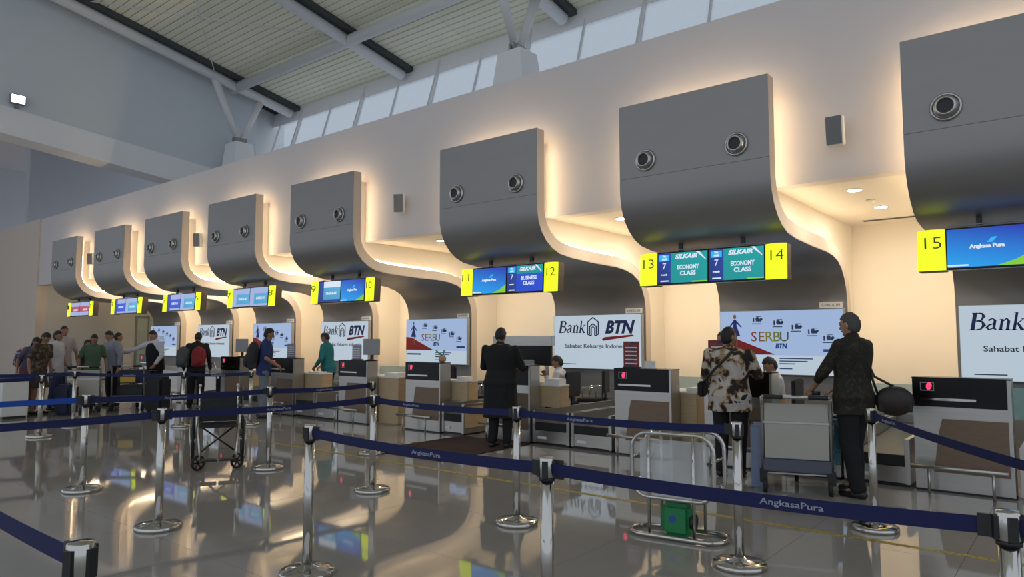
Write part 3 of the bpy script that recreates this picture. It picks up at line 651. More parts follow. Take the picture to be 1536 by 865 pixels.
MB().lathe([(.035, 0), (.06, .03), (.065, .08), (.045, .12), (.03, .12)], n=16).build('pot', mat('peach_clay', (.55, .27, .15), .6, nscale=10, namt=.1), t)
for k in range(6):
    a = k * 1.05; MB().cap((-.0, 0, .10), (-.10 * math.cos(a) - .05, .05 * math.sin(a), .10 + .05 * (k % 3)), .008, .014, 6).build('leaf', mat('leaf_green', (.06, .30, .16), .6, nscale=20, namt=.2), t)

# luggage belts
def beltunit(x0, x1, lab, side_wood=False, y1=11.0):
    t = thing('weigh_belt', lab, 'conveyor', (x0, 8.45, 0), 0, 'luggage weighing belts between the counters')
    w = x1 - x0; L = y1 - 8.45
    MB().box((0, 0.0, 0.03), (0.05, L, 0.50)).build('side_rail', STEEL, t, 0.004)
    MB().box((w - .05, 0.0, 0.03), (w, L, 0.50)).build('side_rail', STEEL, t, 0.004)
    MB().box((0.05, 0.01, 0.04), (w - .05, 0.03, 0.21)).build('kick_plate', STEEL, t, 0.003)
    MB().box((0.05, 0.0, 0.215), (w - .05, 0.05, 0.33)).build('front_lip', RUBBER, t, 0.006)
    MB().prism([(0.05, 0.28), (L, 0.40), (L, 0.34), (0.05, 0.24)], 0.055, w - .055, 'x').build('belt', BELTSURF, t)
    MB().box((0.02, 0.03, 0), (w - .02, L, 0.03)).build('plinth', BLKPL, t)
    if side_wood: MB().box((w, 0.02, 0.12), (w + .012, L, 0.46)).build('wood_side', OAK, t); 
    MB().box((w * .15, -0.002, 0.09), (w * .38, 0.01, 0.125)).build('label_plate', WHITEP, t)
beltunit(-6.46, -5.80, 'left one of the two luggage belts between the man in black and counter 13')
beltunit(-5.77, -5.10, 'right one of the two luggage belts between the man in black and counter 13')
beltunit(-8.35, -7.85, 'luggage belt with oak side beside the brown mat', True)
beltunit(-12.53, -11.85, 'left luggage belt under the man in the teal shirt')
beltunit(-11.82, -11.13, 'right luggage belt beside counter 10')
beltunit(-2.82, -2.17, 'luggage belt behind the white trolley board')
beltunit(-2.14, -1.49, 'luggage belt between the man in the batik shirt and counter 15')
beltunit(-0.55, 0.10, 'luggage belt to the right of counter 15')
beltunit(-14.5, -13.85, 'luggage belt behind the blue T-shirt man')
# collecting conveyor along the back
t = thing('collecting_conveyor', 'long steel collecting conveyor running behind all the check-in desks', 'conveyor', (-26, 11.1, 0))
MB().box((0, 0, 0), (29, 0.04, 0.52)).build('front_side', STEEL, t, 0.004)
MB().box((0, 0.9, 0), (29, 0.94, 0.62)).build('rear_side', STEEL, t, 0.004)
MB().box((0, 0.04, 0.36), (29, 0.9, 0.40)).build('belt', BELTSURF, t)
for k, x in enumerate((-2.9, -1.45, -5.9, -9.6, 0.0, -13.0)):
    o = MB().box((0, 0, 0), (1.3, 0.012, 0.40)).build('glass_guard', GLASS, None, 0, (x, 11.07, 0.53))
    tag(o, ['teal glass guard panel left of the man in the batik shirt', 'teal glass guard panel right of the man in the batik shirt', 'teal glass guard panel behind the two luggage belts', 'teal glass guard panel behind the plant ornament', 'teal glass guard panel at the right edge', 'teal glass guard panel behind the teal shirt man'][k], 'glass panel', 'glass guards on the collecting conveyor')
# black wall display behind the man in black
t = thing('display_cabinet', 'large black screen with grey header behind the man in black', 'screen', (-9.85, 11.5, 0))
MB().box((0, 0, 1.42), (1.55, 0.12, 1.62)).build('header', STEEL, t, 0.005)
MB().box((0, 0.02, 1.02), (1.50, 0.10, 1.42)).build('screen', BLACK, t, 0.005)
MB().box((0.1, 0.03, 0.62), (0.16, 0.09, 1.02)).box((1.35, 0.03, 0.62), (1.41, 0.09, 1.02)).build('post', STEEL, t)
# office chairs
def chair(x, y, rz, lab):
    t = thing('office_chair', lab, 'chair', (x, y, 0), rz, 'black office chairs behind the desks')
    MB().box((-.23, -.23, .46), (.23, .23, .53)).build('seat', cloth('chair_fabric', (.02, .022, .03)), t, 0.02)
    MB().box((-.22, -.27, .62), (.22, -.22, 1.02)).build('backrest', MATS['chair_fabric'], t, 0.02)
    MB().box((-.03, -.25, .48), (.03, -.22, .66)).build('back_bar', BLKPL, t)
    MB().cyl((0, 0, .08), (0, 0, .46), .028).build('gas_column', CHROME, t)
    for k in range(5):
        a = k * 2 * PI / 5; MB().cap((0, 0, .09), (.27 * math.cos(a), .27 * math.sin(a), .065), .022, .016, 8).build('base_arm', BLKPL, t)
        MB().cyl((.27 * math.cos(a) - .015, .27 * math.sin(a), .028), (.27 * math.cos(a) + .015, .27 * math.sin(a), .028), .028).build('caster', BLKPL, t)
    for s_ in (-1, 1): MB().tube([(s_ * .25, -.12, .52), (s_ * .28, -.12, .72), (s_ * .28, .10, .72), (s_ * .25, .12, .52)], .014).build('armrest', CHROME, t)
chair(-6.78, 10.6, 1.9, 'black office chair right of the seated clerk near the man in black')
chair(-8.75, 9.85, 2.6, 'black office chair left of the man in black')
chair(-6.80, 9.66, 1.6, 'black office chair under the seated clerk near the man in black')
chair(-3.28, 9.82, 1.6, 'black office chair under the clerk behind the floral shirt man')
chair(-9.95, 10.0, 2.9, 'black office chair behind the oak desk of counter 10')
MBX = 0
# white kiosk far left
t = thing('service_cabinet', 'low white cabinet at the left edge behind the bright blue tape', 'cabinet', (-18.0, 4.5, 0))
MB().box((0, 0, .05), (1.65, .44, .74)).build('body', WHITEP, t, 0.008); MB().box((-.02, -.02, .74), (1.67, .46, .78)).build('top', mat('blue_laminate', (.02, .04, .15), .5, nscale=10, namt=.1), t, 0.005)
MB().box((0.02, .02, 0), (1.63, .42, .05)).build('plinth', BLKPL, t); MB().box((1.0, -.02, .38), (1.3, 0, .41)).build('handle', BLKPL, t)

# ------------------------------------------------------------------ barrier posts and tapes
def post_proto():
    t = empty('barrier_post')
    MB().lathe([(.176, 0), (.18, .008), (.18, .028), (.172, .036), (.12, .046), (.05, .056), (.034, .07)], n=36).build('base', CHROME, t)
    MB().lathe([(.032, .05), (.032, .90), ], n=24).build('pole', CHROME, t)
    MB().lathe([(.033, .88), (.037, .885), (.037, .975), (.034, .98), (.005, .981)], n=24).build('cap', CHROME, t)
    for a in range(4):
        M = Matrix.Rotation(a * PI / 2 + .4, 4, 'Z')
        MB().box((.034, -.014, .885), (.046, .014, .965), M=M).build('tape_clip', BLKPL, t)
    MB().lathe([(.0335, .868), (.0385, .868), (.0385, .884), (.0335, .884)], n=24).build('collar', BLKPL, t)
    return t
PO = {}
plist = [('a', -4.07, 2.87, 'barrier post left in the front row, nearest left end of the long navy tape'),
 ('b', -2.06, 2.81, 'barrier post in the middle foreground cut by the bottom edge'),
 ('c', -.23, 2.91, 'barrier post in the lower right corner'),
 ('d', -2.23, .82, 'nearest barrier post head in the lower left corner'),
 ('e', -6.0, 2.78, 'barrier post in front of the wheelchair, to its left'),
 ('f', -8.06, 2.95, 'barrier post where the bright blue tape ends'),
 ('g', -1.91, 4.83, 'barrier post in front of the man in the floral shirt'),
 ('h', -3.80, 4.75, 'barrier post in front of the man in black'),
 ('i', -5.75, 4.82, 'barrier post at the corner of the navy tapes, left of the brown mat'),
 ('j', -7.60, 6.35, 'barrier post standing just behind the one at the tape corner'),
 ('k', -7.70, 4.85, 'barrier post right of the wheelchair'),
 ('l', -1.41, 6.45, 'barrier post in front of the man in the batik shirt'),
 ('m', -12.6, 6.2, 'distant barrier post in front of the man in the dark vest'),
 ('n', -11.9, 7.1, 'distant barrier post in front of the blue T-shirt man'),
 ('o', -14.2, 5.0, 'distant barrier post in front of the white trolley'),
 ('p', -13.0, 4.1, 'distant barrier post in front of the woman in the brown dress')]
proto = post_proto()
for k, (key, x, y, lab) in enumerate(plist):
    o = proto if k == 0 else copy_tree(proto)
    o.location = (x, y, 0); tag(o, lab, 'barrier post', 'steel belt barrier posts'); PO[key] = o
def tape(k, q, m=TAPE, sag=0.02, txt=0.5, z=0.925, hw=0.029, zq=None):
    root = PO[k]; p = Vector(root.location); q = Vector(PO[q].location) if isinstance(q, str) else Vector((q[0], q[1], 0))
    d = q - p; L = d.length; u = d.normalized(); n = Vector((-u.y, u.x, 0)); N = 14
    mb = MB(); vs = []
    for i in range(N + 1):
        s_ = .036 + (L - .072) * i / N; zz = z - sag * 4 * (i / N) * (1 - i / N) + ((zq or z) - z) * i / N
        for a, b in ((-1, -1), (1, -1), (1, 1), (-1, 1)): vs.append(u * s_ + n * .0012 * a + Vector((0, 0, zz + b * hw)))
    mb.loft([vs[4 * i:4 * i + 4] for i in range(N + 1)], smooth=False)
    o = mb.build('tape', m, root)
    MB().box((-.0, 0, 0), (.05, .012, .09)).build('tape_end', BLKPL, o)
    e = o.children[0]; e.matrix_local = Matrix.Translation(u * .035 + n * .006 + Vector((0, 0, z - .045))) @ Matrix.Rotation(math.atan2(u.y, u.x), 4, 'Z')
    e2 = MB().box((-.05, 0, 0), (0, .012, .075)).build('tape_end', BLKPL, o)
    e2.matrix_local = Matrix.Translation(u * (L - .037) + n * -.006 + Vector((0, 0, (zq or z) - .038))) @ Matrix.Rotation(math.atan2(u.y, u.x), 4, 'Z')
    if txt is not None:
        c = u * (L * txt) + Vector((0, 0, z - sag * 4 * txt * (1 - txt) + ((zq or z) - z) * txt))
        side = 1 if (Vector((0, 0, 0)) - (p + u * L * txt)).dot(n) > 0 else -1
        nn = n * side; r = Vector((-nn.y, nn.x, 0))
        tt = text('AngkasaPura', 0.034, TAPETXT, o, (0, 0, 0), .24, ext=0.0003, bold=0.0004)
        R = Matrix((( r.x, 0, nn.x, 0), (r.y, 0, nn.y, 0), (0, 1, 0, 0), (0, 0, 0, 1)))
        tt.matrix_local = Matrix.Translation(c + nn * .002) @ R
tape('a', 'b', txt=.57); tape('b', 'c', txt=.62); tape('c', (1.8, 2.95), txt=None)
tape('d', (-4.3, .90), txt=None)
tape('e', 'i', txt=.5); tape('e', (-6.35, .7), txt=None); tape('f', (-8.6, 1.0), TAPEB, txt=None, sag=.01)
tape('f', 'k', txt=.45); tape('k', 'j', txt=.5); tape('i', 'h', txt=.3); tape('h', 'g', txt=.33)
tape('l', (.9, 3.0), txt=.08, sag=.06)
tape('m', 'n', txt=.5); tape('o', 'm', txt=.5); tape('p', (-13.2, 2.0), txt=None); tape('o', (-15.6, 3.0), txt=None)

# ------------------------------------------------------------------ luggage sizer frame
t = thing('luggage_gauge', 'portable steel tube luggage frame with clear panel and green scale', 'luggage frame', (-2.55, 5.12, 0), 0.12)
def rrect(w, h, r, c, ax='xz', n=6):
    pts = []
    for cx, cz, a0 in ((w / 2 - r, h / 2 - r, 0), (-w / 2 + r, h / 2 - r, 90), (-w / 2 + r, -h / 2 + r, 180), (w / 2 - r, -h / 2 + r, 270)):
        for k in range(n + 1):
            a = math.radians(a0 + 90 * k / n); x, z = cx + r * math.cos(a), cz + r * math.sin(a)
            pts.append((c[0] + x, c[1], c[2] + z) if ax == 'xz' else (c[0] + x, c[1] + z, c[2]))
    return pts
MB().tube(rrect(.76, .32, .14, (0, .14, .022), 'xy'), .018, 10, True).build('base_ring', CHROME, t)
for y in (.0, .28):
    MB().tube(rrect(.66, .50, .13, (0, y, .56)), .016, 10, True).build('frame_loop', CHROME, t)
for x, y in ((-.19, 0), (.17, 0), (-.19, .28), (.17, .28)):
    MB().cyl((x, y, .02), (x, y, .80), .013).build('upright', CHROME, t)
for x, z in ((.32, .62), (.32, .42), (-.32, .62), (-.32, .42)):
    MB().cyl((x, 0, z), (x, .28, z), .012).build('cross_bar', CHROME, t)
MB().box((-.27, .02, .30), (.27, .028, .76)).build('clear_panel', CLEAR, t)
MB().box((-.18, .07, .295), (.16, .22, .312)).build('scale_plate', GREYP, t, 0.003)
g = MB().box((-.12, .05, .012), (.12, .22, .27)).build('scale_body', mat('green_enamel', (.02, .24, .08), .35, nscale=10, namt=.1), t, 0.035)
MB().cyl((-.02, .05 - .002, .15), (-.02, .05 + .01, .15), .028, n=16).build('sticker', mat('blue_sticker', (.03, .08, .4), .5, nscale=20, namt=.2), g)
MB().cyl((0.11, .12, .13), (.145, .12, .13), .06, n=20).build('dial', BLKPL, g)
MB().cyl((-.02, .13, .265), (-.02, .13, .297), .02).build('neck', STEEL, t)

# ------------------------------------------------------------------ wheelchair (faces the camera side)
wc = thing('wheelchair', 'empty black folding wheelchair behind the navy tape', 'wheelchair', (-8.46, 4.62, 0), math.radians(-118)); wc.scale = (.98, .98, .98)
# local: front is +y
def ring(c, R, r, n=40): return [(c[0], c[1] + R * math.cos(2 * PI * k / n), c[2] + R * math.sin(2 * PI * k / n)) for k in range(n)]
for s_ in (-1, 1):
    x = s_ * .29
    w_ = MB().tube(ring((x, -.08, .30), .285, .016), .016, 8, True).build('rear_wheel', RUBBER, wc)
    MB().tube(ring((x + s_ * .035, -.08, .30), .25, .008), .008, 6, True).build('hand_rim', CHROME, w_)
    mb = MB()
    for k in range(14):
        a = 2 * PI * k / 14; mb.cyl((x, -.08, .30), (x, -.08 + .275 * math.cos(a), .30 + .275 * math.sin(a)), .003, n=5)
    mb.build('spokes', CHROME, w_); MB().cyl((x - .03, -.08, .30), (x + .03, -.08, .30), .025).build('hub', CHROME, w_)
    cd = Vector((.80, .60 * 1.0, 0)); ca = Vector((-.60, .80, 0))
    def cr(R_, o_, n=20): return [Vector((s_ * .22, .40, .095)) + ca * o_ + (cd * math.cos(2 * PI * k / n) + Vector((0, 0, 1)) * math.sin(2 * PI * k / n)) * R_ for k in range(n)]
    c_ = MB().loft([cr(.072, -.014), cr(.090, -.014), cr(.095, 0), cr(.090, .014), cr(.072, .014)], closed=True).build('caster', RUBBER, wc)
    mb = MB()
    for k in range(6):
        a = 2 * PI * k / 6; mb.cyl((s_ * .22, .40, .095), Vector((s_ * .22, .40, .095)) + (cd * math.cos(a) + Vector((0, 0, 1)) * math.sin(a)) * .078, .010, n=6)
    mb.build('caster_spokes', BLKPL, c_); MB().tube([(s_ * .20, .41, .095), (s_ * .20, .38, .22), (s_ * .22, .34, .26)], .012).build('caster_fork', CHROME, wc)
    MB().tube([(s_ * .23, -.22, .16), (s_ * .23, -.22, .90), (s_ * .23, -.25, .96), (s_ * .23, -.36, .97)], .013).build('back_post', CHROME, wc)
    MB().tube([(s_ * .23, -.30, .975), (s_ * .23, -.40, .975)], .019).build('push_handle', WHITEP, wc)
    MB().tube([(s_ * .23, -.22, .50), (s_ * .23, .28, .50), (s_ * .22, .38, .36), (s_ * .20, .50, .14)], .013).build('seat_rail', CHROME, wc)
    MB().tube([(s_ * .25, -.22, .70), (s_ * .25, .12, .70), (s_ * .25, .20, .62), (s_ * .25, .20, .36)], .012).build('arm_frame', CHROME, wc)
    MB().box((s_ * .25 - .025, -.18, .71), (s_ * .25 + .025, .12, .735)).build('arm_pad', BLKPL, wc, 0.006)
    MB().box((min(s_ * .19, s_ * .01), .44, .13), (max(s_ * .19, s_ * .01), .60, .15)).build('footplate', BLKPL, wc, 0.004)
    MB().cyl((s_ * .21, .02, .49), (-s_ * .21, .02, .16), .011).build('cross_brace', BLKPL, wc)
MB().box((-.22, -.20, .49), (.22, .28, .515)).build('seat', cloth('black_vinyl', (.01, .01, .012), .5), wc, 0.008)
MB().box((-.225, -.235, .52), (.225, -.215, .90)).build('backrest', MATS['black_vinyl'], wc, 0.008)

# ------------------------------------------------------------------ luggage trolleys
def trolley(lab, loc, rz, board=True, yellow=False):
    t = thing('luggage_trolley', lab, 'trolley', (*loc, 0), rz)
    w = .64
    for s_ in (-1, 1):
        x = s_ * w / 2
        MB().tube([(x, 0, .22), (x, -.02, .80), (x, -.06, .92), (x, -.10, .97)], .017).build('side_tube', STEEL, t)
        MB().tube([(x, .0, .20), (x * .9, .80, .14)], .017).build('deck_tube', STEEL, t)
        MB().cyl((x * .95 - .02, .0, .075), (x * .95 + .02, .0, .075), .075, n=18).build('rear_wheel', RUBBER, t)
        MB().box((x - .035, -.03, .10), (x + .035, .03, .24)).build('wheel_guard', BLKPL, t, 0.006)
    MB().cyl((-.02, .74, .07), (.02, .74, .07), .07, n=18).build('front_wheel', RUBBER, t)
    MB().tube([(-w / 2, -.10, .97), (w / 2, -.10, .97)], .018).build('handle_bar', STEEL, t)
    for s_ in (-1, 1): MB().cyl((s_ * .30, -.10, .972), (s_ * .12, -.10, .972), .024).build('grip', BLKPL, t)
    for k in range(5): MB().box((-.28, .08 + .15 * k, .175 - .01 * k), (.28, .14 + .15 * k, .19 - .01 * k)).build('deck_slat', STEEL, t)
    MB().box((-w / 2, -.035, .22), (w / 2, .015, .34)).build('bumper', mat('grey_bumper', (.09, .10, .14), .5, nscale=10, namt=.1), t, 0.008)
    if board:
        MB().box((-w / 2 + .02, -.03, .35), (w / 2 - .02, -.015, .70)).build('board', mat('board_cream', (.42, .40, .36), .5, nscale=5, namt=.04), t, 0.003)
        MB().box((-w / 2 + .02, -.03, .72), (w / 2 - .02, -.015, .90)).build('board', MATS['board_cream'], t, 0.003)
        MB().box((-w / 2 + .01, -.034, .70), (w / 2 - .01, -.014, .72)).build('board_rail', STEEL, t)
    if yellow:
        MB().box((-.15, -.03, .62), (.15, -.02, .78)).build('notice', mat('yellow_notice', (.5, .32, .02), .5, nscale=20, namt=.2), t)
    return t
trolley('luggage trolley with large cream board held by the man in the batik shirt', (-2.32, 7.42), math.radians(18))
trolley('white-boarded luggage trolley beside the green shirt traveller', (-16.55, 6.0), 1.0)
trolley('open luggage trolley with yellow notice left of the man in the dark vest', (-16.2, 6.75), 0.9, False, True)
trolley('luggage trolley pushed beside the man in the dark vest', (-16.2, 8.6), -1.0, False)
def suitcase(lab, loc, sz, m, rz=0, z=.20, tilt=0):
    t = thing('suitcase', lab, 'suitcase', (loc[0], loc[1], z), rz)
    w, d, h = sz; t.rotation_euler = (tilt, 0, rz)
    MB().box((-w / 2, -d / 2, 0), (w / 2, d / 2, h)).build('shell', m, t, min(w, d, h) * .18)
    MB().box((-w / 2 - .004, -.006, .04), (w / 2 + .004, .006, h - .04)).build('zip', BLKPL, t)
    MB().tube([(-.08, 0, h - .005), (-.08, 0, h + .03), (.08, 0, h + .03), (.08, 0, h - .005)], .009).build('handle', BLKPL, t)
BAGT = ramp_mat('teal_blue_wrap', [(0, (.02, .16, .22)), (.45, (.10, .30, .36)), (.58, (.45, .50, .55))], 7, 0.35)
suitcase('teal and white wrapped bag on the trolley of the batik shirt man', (-2.40, 7.85), (.74, .34, .58), BAGT, math.radians(18), .205)
suitcase('pale blue suitcase upright at the left side of the cream trolley board', (-2.76, 7.56), (.14, .34, .66), mat('pale_blue_shell', (.20, .25, .38), .4, nscale=8, namt=.15), math.radians(18), 0.0)
DK = [mat('black_case', (.012, .012, .015), .5, nscale=10, namt=.3), mat('navy_case', (.015, .02, .05), .5, nscale=10, namt=.3), mat('grey_case', (.25, .25, .27), .5, nscale=10, namt=.1)]
suitcase('grey suitcase on the white-boarded trolley', (-16.85, 6.2), (.45, .28, .55), DK[2], 1.0, .205)
suitcase('large black suitcase lying on the open trolley with yellow notice', (-16.52, 7.0), (.60, .42, .34), DK[0], .9, .205)
suitcase('navy suitcase topmost of the pile left of the man in the dark vest', (-16.52, 7.0), (.58, .40, .30), DK[1], .95, .582)
suitcase('black suitcase on the trolley beside the man in the dark vest', (-15.8, 8.85), (.55, .4, .5), DK[0], -1.0, .205)
suitcase('black upright suitcase standing behind the open trolley', (-15.55, 7.1), (.5, .3, .75), DK[0], .3, 0.0)
suitcase('navy upright suitcase on the floor beside the white shirt traveller', (-16.35, 5.62), (.40, .28, .62), DK[1], .4, 0.0)

# ------------------------------------------------------------------ people
def hand(mb, w, d, up, s=1.0, curl=0.35, side=1):
    """palm and five fingers; w wrist, d direction of fingers, up = normal of the back of the hand"""
    w = Vector(w); d = Vector(d).normalized(); up = Vector(up); up = (up - d * up.dot(d)).normalized(); r = d.cross(up) * side
    pc = w + d * .045 * s
    for k in (-1, 0, 1): mb.cap(w + r * .010 * k * s, w + d * .085 * s + r * .026 * k * s, .016 * s, .013 * s, 8)
    for k, ln in enumerate((.062, .072, .068, .052)):
        b = w + d * .085 * s + r * (.030 - .020 * k) * s; c = curl
        m1 = b + (d * math.cos(c) - up * math.sin(c)) * ln * .5 * s; m2 = m1 + (d * math.cos(2.3 * c) - up * math.sin(2.3 * c)) * ln * .5 * s
        mb.chain([b, m1, m2], [.0095 * s, .0088 * s, .0078 * s], 7)
    tb = w + d * .025 * s + r * .024 * s; t1 = tb + (d * .5 + r * .75 - up * .25).normalized() * .042 * s; t2 = t1 + (d * .85 + r * .3 - up * .35).normalized() * .032 * s
    mb.chain([tb, t1, t2], [.013 * s, .0105 * s, .009 * s], 7)
def oval(c, rx, ry, n=18, M=None):
    return [Vector(c) + (M @ Vector((rx * math.cos(2 * PI * k / n), ry * math.sin(2 * PI * k / n), 0)) if M else Vector((rx * math.cos(2 * PI * k / n), ry * math.sin(2 * PI * k / n), 0))) for k in range(n)]
def person(lab, x, y, rz, h=1.72, shirt=None, pants=None, hair=None, skin=None, la=None, ra=None, lean=0.0, turn=0.0, nod=0.0, legs=None, sit=False, sleeve='short', coat=0.0, skirt=False, wide=1.0, near=False, longhair=False, shoes=None, stride=0.0, hem=None, z0=0.0):
    """facing +Y. la/ra = (elbow, wrist) in body coordinates of a 1.72 m figure; x>0 is the figure's right"""
    S = h / 1.72; skin = skin or SKIN; hair = hair or HAIR; shoes = shoes or BLKPL; vox = (.0075 if near else .013); vc = (.010 if near else .015)
    t = thing('person', lab, 'person', (x, y, z0), rz)
    hz = .53 if sit else .92
    base = Vector((0, 0, hz))
    RL = Matrix.Rotation(-lean, 3, 'X')
    def U(p):
        p = Vector(p); q = p - Vector((0, 0, .92)); return (RL @ q + base) * S
    RT = RL @ Matrix.Rotation(turn, 3, 'Z') @ Matrix.Rotation(-nod, 3, 'X')
    hc = U((0, .012, 1.60))
    def Hd(p): return hc + RT @ (Vector(p) * S)
    if legs is None:
        if sit: legs = [((.10, .42, .50), (.10, .40, .09)), ((-.10, .42, .50), (-.10, .38, .09))]
        else: legs = [((.10, .02 + stride, .49), (.11, -.02 + stride * 1.6, .085)), ((-.10, .02 - stride * .4, .49), (-.11, -.03 - stride, .085))]
    ra = ra or ((.27, -.03, 1.13), (.28, .06, .88)); la = la or ((-.27, -.03, 1.13), (-.28, .06, .88))
    tor = [(.86, .150, .110, 0), (.92, .165, .118, -.005), (1.0, .150, .108, 0), (1.10, .143, .102, .005), (1.20, .158, .110, .008), (1.30, .172, .115, .004), (1.38, .170, .105, -.004), (1.44, .125, .080, -.008), (1.475, .065, .060, -.006)]
    def torso(mb, e, lo=.86, hi=1.48, flare=0.0):
        rings = []
        for z, a, b, yo in tor:
            if z < lo - .001 or z > hi + .001: continue
            k = flare * max(0, (1.1 - z)) / .25
            rings.append([U((wide * (a + e + k) * math.cos(q), (b * (1 + 1.0 * (wide - 1)) + e + k) * math.sin(q) + yo, z)) for q in [2 * PI * i / 18 for i in range(18)]])
        if lo < .86:
            z = lo; a, b = .165, .118; k = flare
            rings.insert(0, [U((wide * (a + e + k) * math.cos(q), (b + e + k) * math.sin(q), z)) for q in [2 * PI * i / 18 for i in range(18)]])
        mb.loft(rings)
    # --- body
    b = MB(); torso(b, 0)
    b.cap(U((0, -.005, 1.43)), U((0, .005, 1.53)), .058 * S, .054 * S)
    b.ell(hc, (.073 * S, .090 * S, .112 * S), 18, 12, RT); b.ell(Hd((0, .028, -.055)), (.056 * S, .058 * S, .058 * S), 14, 9, RT)
    b.ell(Hd((0, .070, -.088)), (.025 * S, .018 * S, .018 * S), 10, 7, RT)                      # chin
    b.cap(Hd((0, .088, .005)), Hd((0, .104, -.030)), .010 * S, .015 * S, 8)                    # nose
    b.cap(Hd((-.035, .082, .022)), Hd((.035, .082, .022)), .011 * S, .011 * S, 8)              # brow
    for s_ in (-1, 1): b.ell(Hd((s_ * .075, -.005, -.01)), (.010 * S, .020 * S, .032 * S), 8, 7, RT)
    for (e_, w_), s_ in ((ra, 1), (la, -1)):
        sh = U((s_ * .172 * wide, -.005, 1.40)); e = U(e_); w = U(w_)
        b.chain([sh, e], [.052 * S, .040 * S]); b.chain([e, w], [.040 * S, .027 * S])
        dd = (w - e).normalized(); side_dir = Vector((-s_, 0, 0)); up = Vector((s_, 0, 0)) if abs(dd.z) > .6 else Vector((0, 0, 1))
        hand(b, w, dd, up, S * 1.05, .5, s_ if abs(dd.z) > .6 else -s_)
    for (k_, a_), s_ in zip(legs, (1, -1)):
        hp = Vector((s_ * .088 * wide, 0, hz - .02)) * S; k = Vector(k_) * S; a = Vector(a_) * S
        b.chain([hp, k], [.088 * S, .056 * S]); b.chain([k, a], [.056 * S, .036 * S]); b.cap(a, a + Vector((0, .12, -.045)) * S, .036 * S, .026 * S)
    b.ell(Vector((0, -.01, hz)) * S, (.155 * S * wide, .11 * S, .09 * S))
    body = remeshed(b, 'body', skin, t, vox * S, 3)
    # --- face
    if near:
        for s_ in (-1, 1):
            MB().ell(Hd((s_ * .030, .083, .004)), (.012 * S, .006 * S, .007 * S), 8, 6, RT).build('eye', EYE, body)
        MB().cap(Hd((-.018, .088, -.056)), Hd((.018, .088, -.056)), .006 * S, .006 * S, 8).build('mouth', LIP, body)
    # --- hair
    hb = MB(); hb.ell(hc, (.080 * S, .098 * S, .1175 * S), 28, 22, RT)
    cut = []
    for i, v in enumerate(hb.v):
        l = RT.inverted() @ (Vector(v) - hc) / S
        line = .062 + min(0, abs(l.x) * -.25) if l.y > .035 else (-.085 if l.y < -.03 else -.085 + (l.y + .03) * 1.9)
        if l.z < line: v2 = l * .84
        else: v2 = l * (1.0 + .07 * noise.noise(l * 60))
        if longhair and l.y < -.0 and l.z < line: v2 = Vector((l.x * 1.05, l.y * 1.1 - .01, l.z * 2.1))
        hb.v[i] = tuple(hc + RT @ (v2 * S))
    hb.build('hair', hair, t)
    # --- shirt
    if shirt:
        c = MB(); e = .016 + .004 * (coat > 0); torso(c, e, hem if hem is not None else (.80 if not coat else coat), 1.48, .02 if coat else .012)
        c.cap(U((0, -.010, 1.44)), U((0, -.004, 1.478)), .080 * S, .064 * S)
        for (e_, w_), s_ in ((ra, 1), (la, -1)):
            sh = U((s_ * .170 * wide, -.005, 1.395)); e1 = U(e_); w1 = U(w_)
            if sleeve == 'short': c.chain([sh, sh.lerp(e1, .72)], [.070 * S, .062 * S])
            else: c.chain([sh, e1], [.070 * S, .056 * S]); c.chain([e1, e1.lerp(w1, .93 if sleeve == 'long' else .35)], [.056 * S, .042 * S])
        remeshed(c, 'coat' if coat else 'shirt', shirt, t, vc * S, 5, .012)
    if pants:
        c = MB()
        c.loft([[Vector((wide * a * math.cos(q), b_ * math.sin(q) - .005, hz + dz)) * S for q in [2 * PI * i / 18 for i in range(18)]] for dz, a, b_ in ((-.10, .168, .120), (0, .176, .126), (.10, .160, .116))])
        if skirt:
            z1 = .42 if skirt is True else skirt
            c.loft([[Vector((a * math.cos(q) * (1 + .04 * math.sin(6 * q)), a * .72 * math.sin(q), z)) * S for q in [2 * PI * i / 30 for i in range(30)]] for z, a in ((hz, .175), (hz - .25, .20), (z1, .235))])
        else:
            for (k_, a_), s_ in zip(legs, (1, -1)):
                hp = Vector((s_ * .088 * wide, 0, hz - .02)) * S; k = Vector(k_) * S; a = Vector(a_) * S
                c.chain([hp, k], [.105 * S * (.5 + .5 * wide), .086 * S]); c.chain([k, k.lerp(a, .95)], [.086 * S, .072 * S])
        remeshed(c, 'skirt' if skirt else 'trousers', pants, t, vc * S, 5, .012)
    for (k_, a_), s_ in zip(legs, (1, -1)):
        a = Vector(a_) * S; m = MB()
        m.chain([a + Vector((0, -.045, -.045)) * S, a + Vector((0, .06, -.05)) * S, a + Vector((0, .165, -.058)) * S], [.040 * S, .043 * S, .030 * S], 10)
        for i, v in enumerate(m.v): m.v[i] = (v[0], v[1], max(v[2], .002))
        m.build('shoe', shoes, t)
    return t, U, S
def at(t, p):   # body coordinates to world
    return t.matrix_basis @ Vector(p)
def backpack(lab, host, off, sz, m, m2=None, tilt=0.0, z=1.0):
    t = thing('backpack', lab, 'bag', tuple(host.matrix_basis @ Vector((off[0], off[1], z))), host.rotation_euler.z)
    t.rotation_euler.x = tilt
    w, d, h = sz
    remeshed(MB().ell((0, 0, h * .5), (w / 2, d / 2, h * .52)).box((-w * .40, -d * .35, h * .05), (w * .40, d * .35, h * .80)), 'bag_body', m, t, .015, 6)
    remeshed(MB().ell((0, -d * .42, h * .30), (w * .34, d * .22, h * .24)), 'front_pocket', m2 or m, t, .015, 4)
    for s_ in (-1, 1): MB().tube([(s_ * w * .28, d * .40, h * .15), (s_ * w * .36, d * .75, h * .55), (s_ * w * .30, d * .50, h * .93)], .016).build('strap', m, t)
    return t
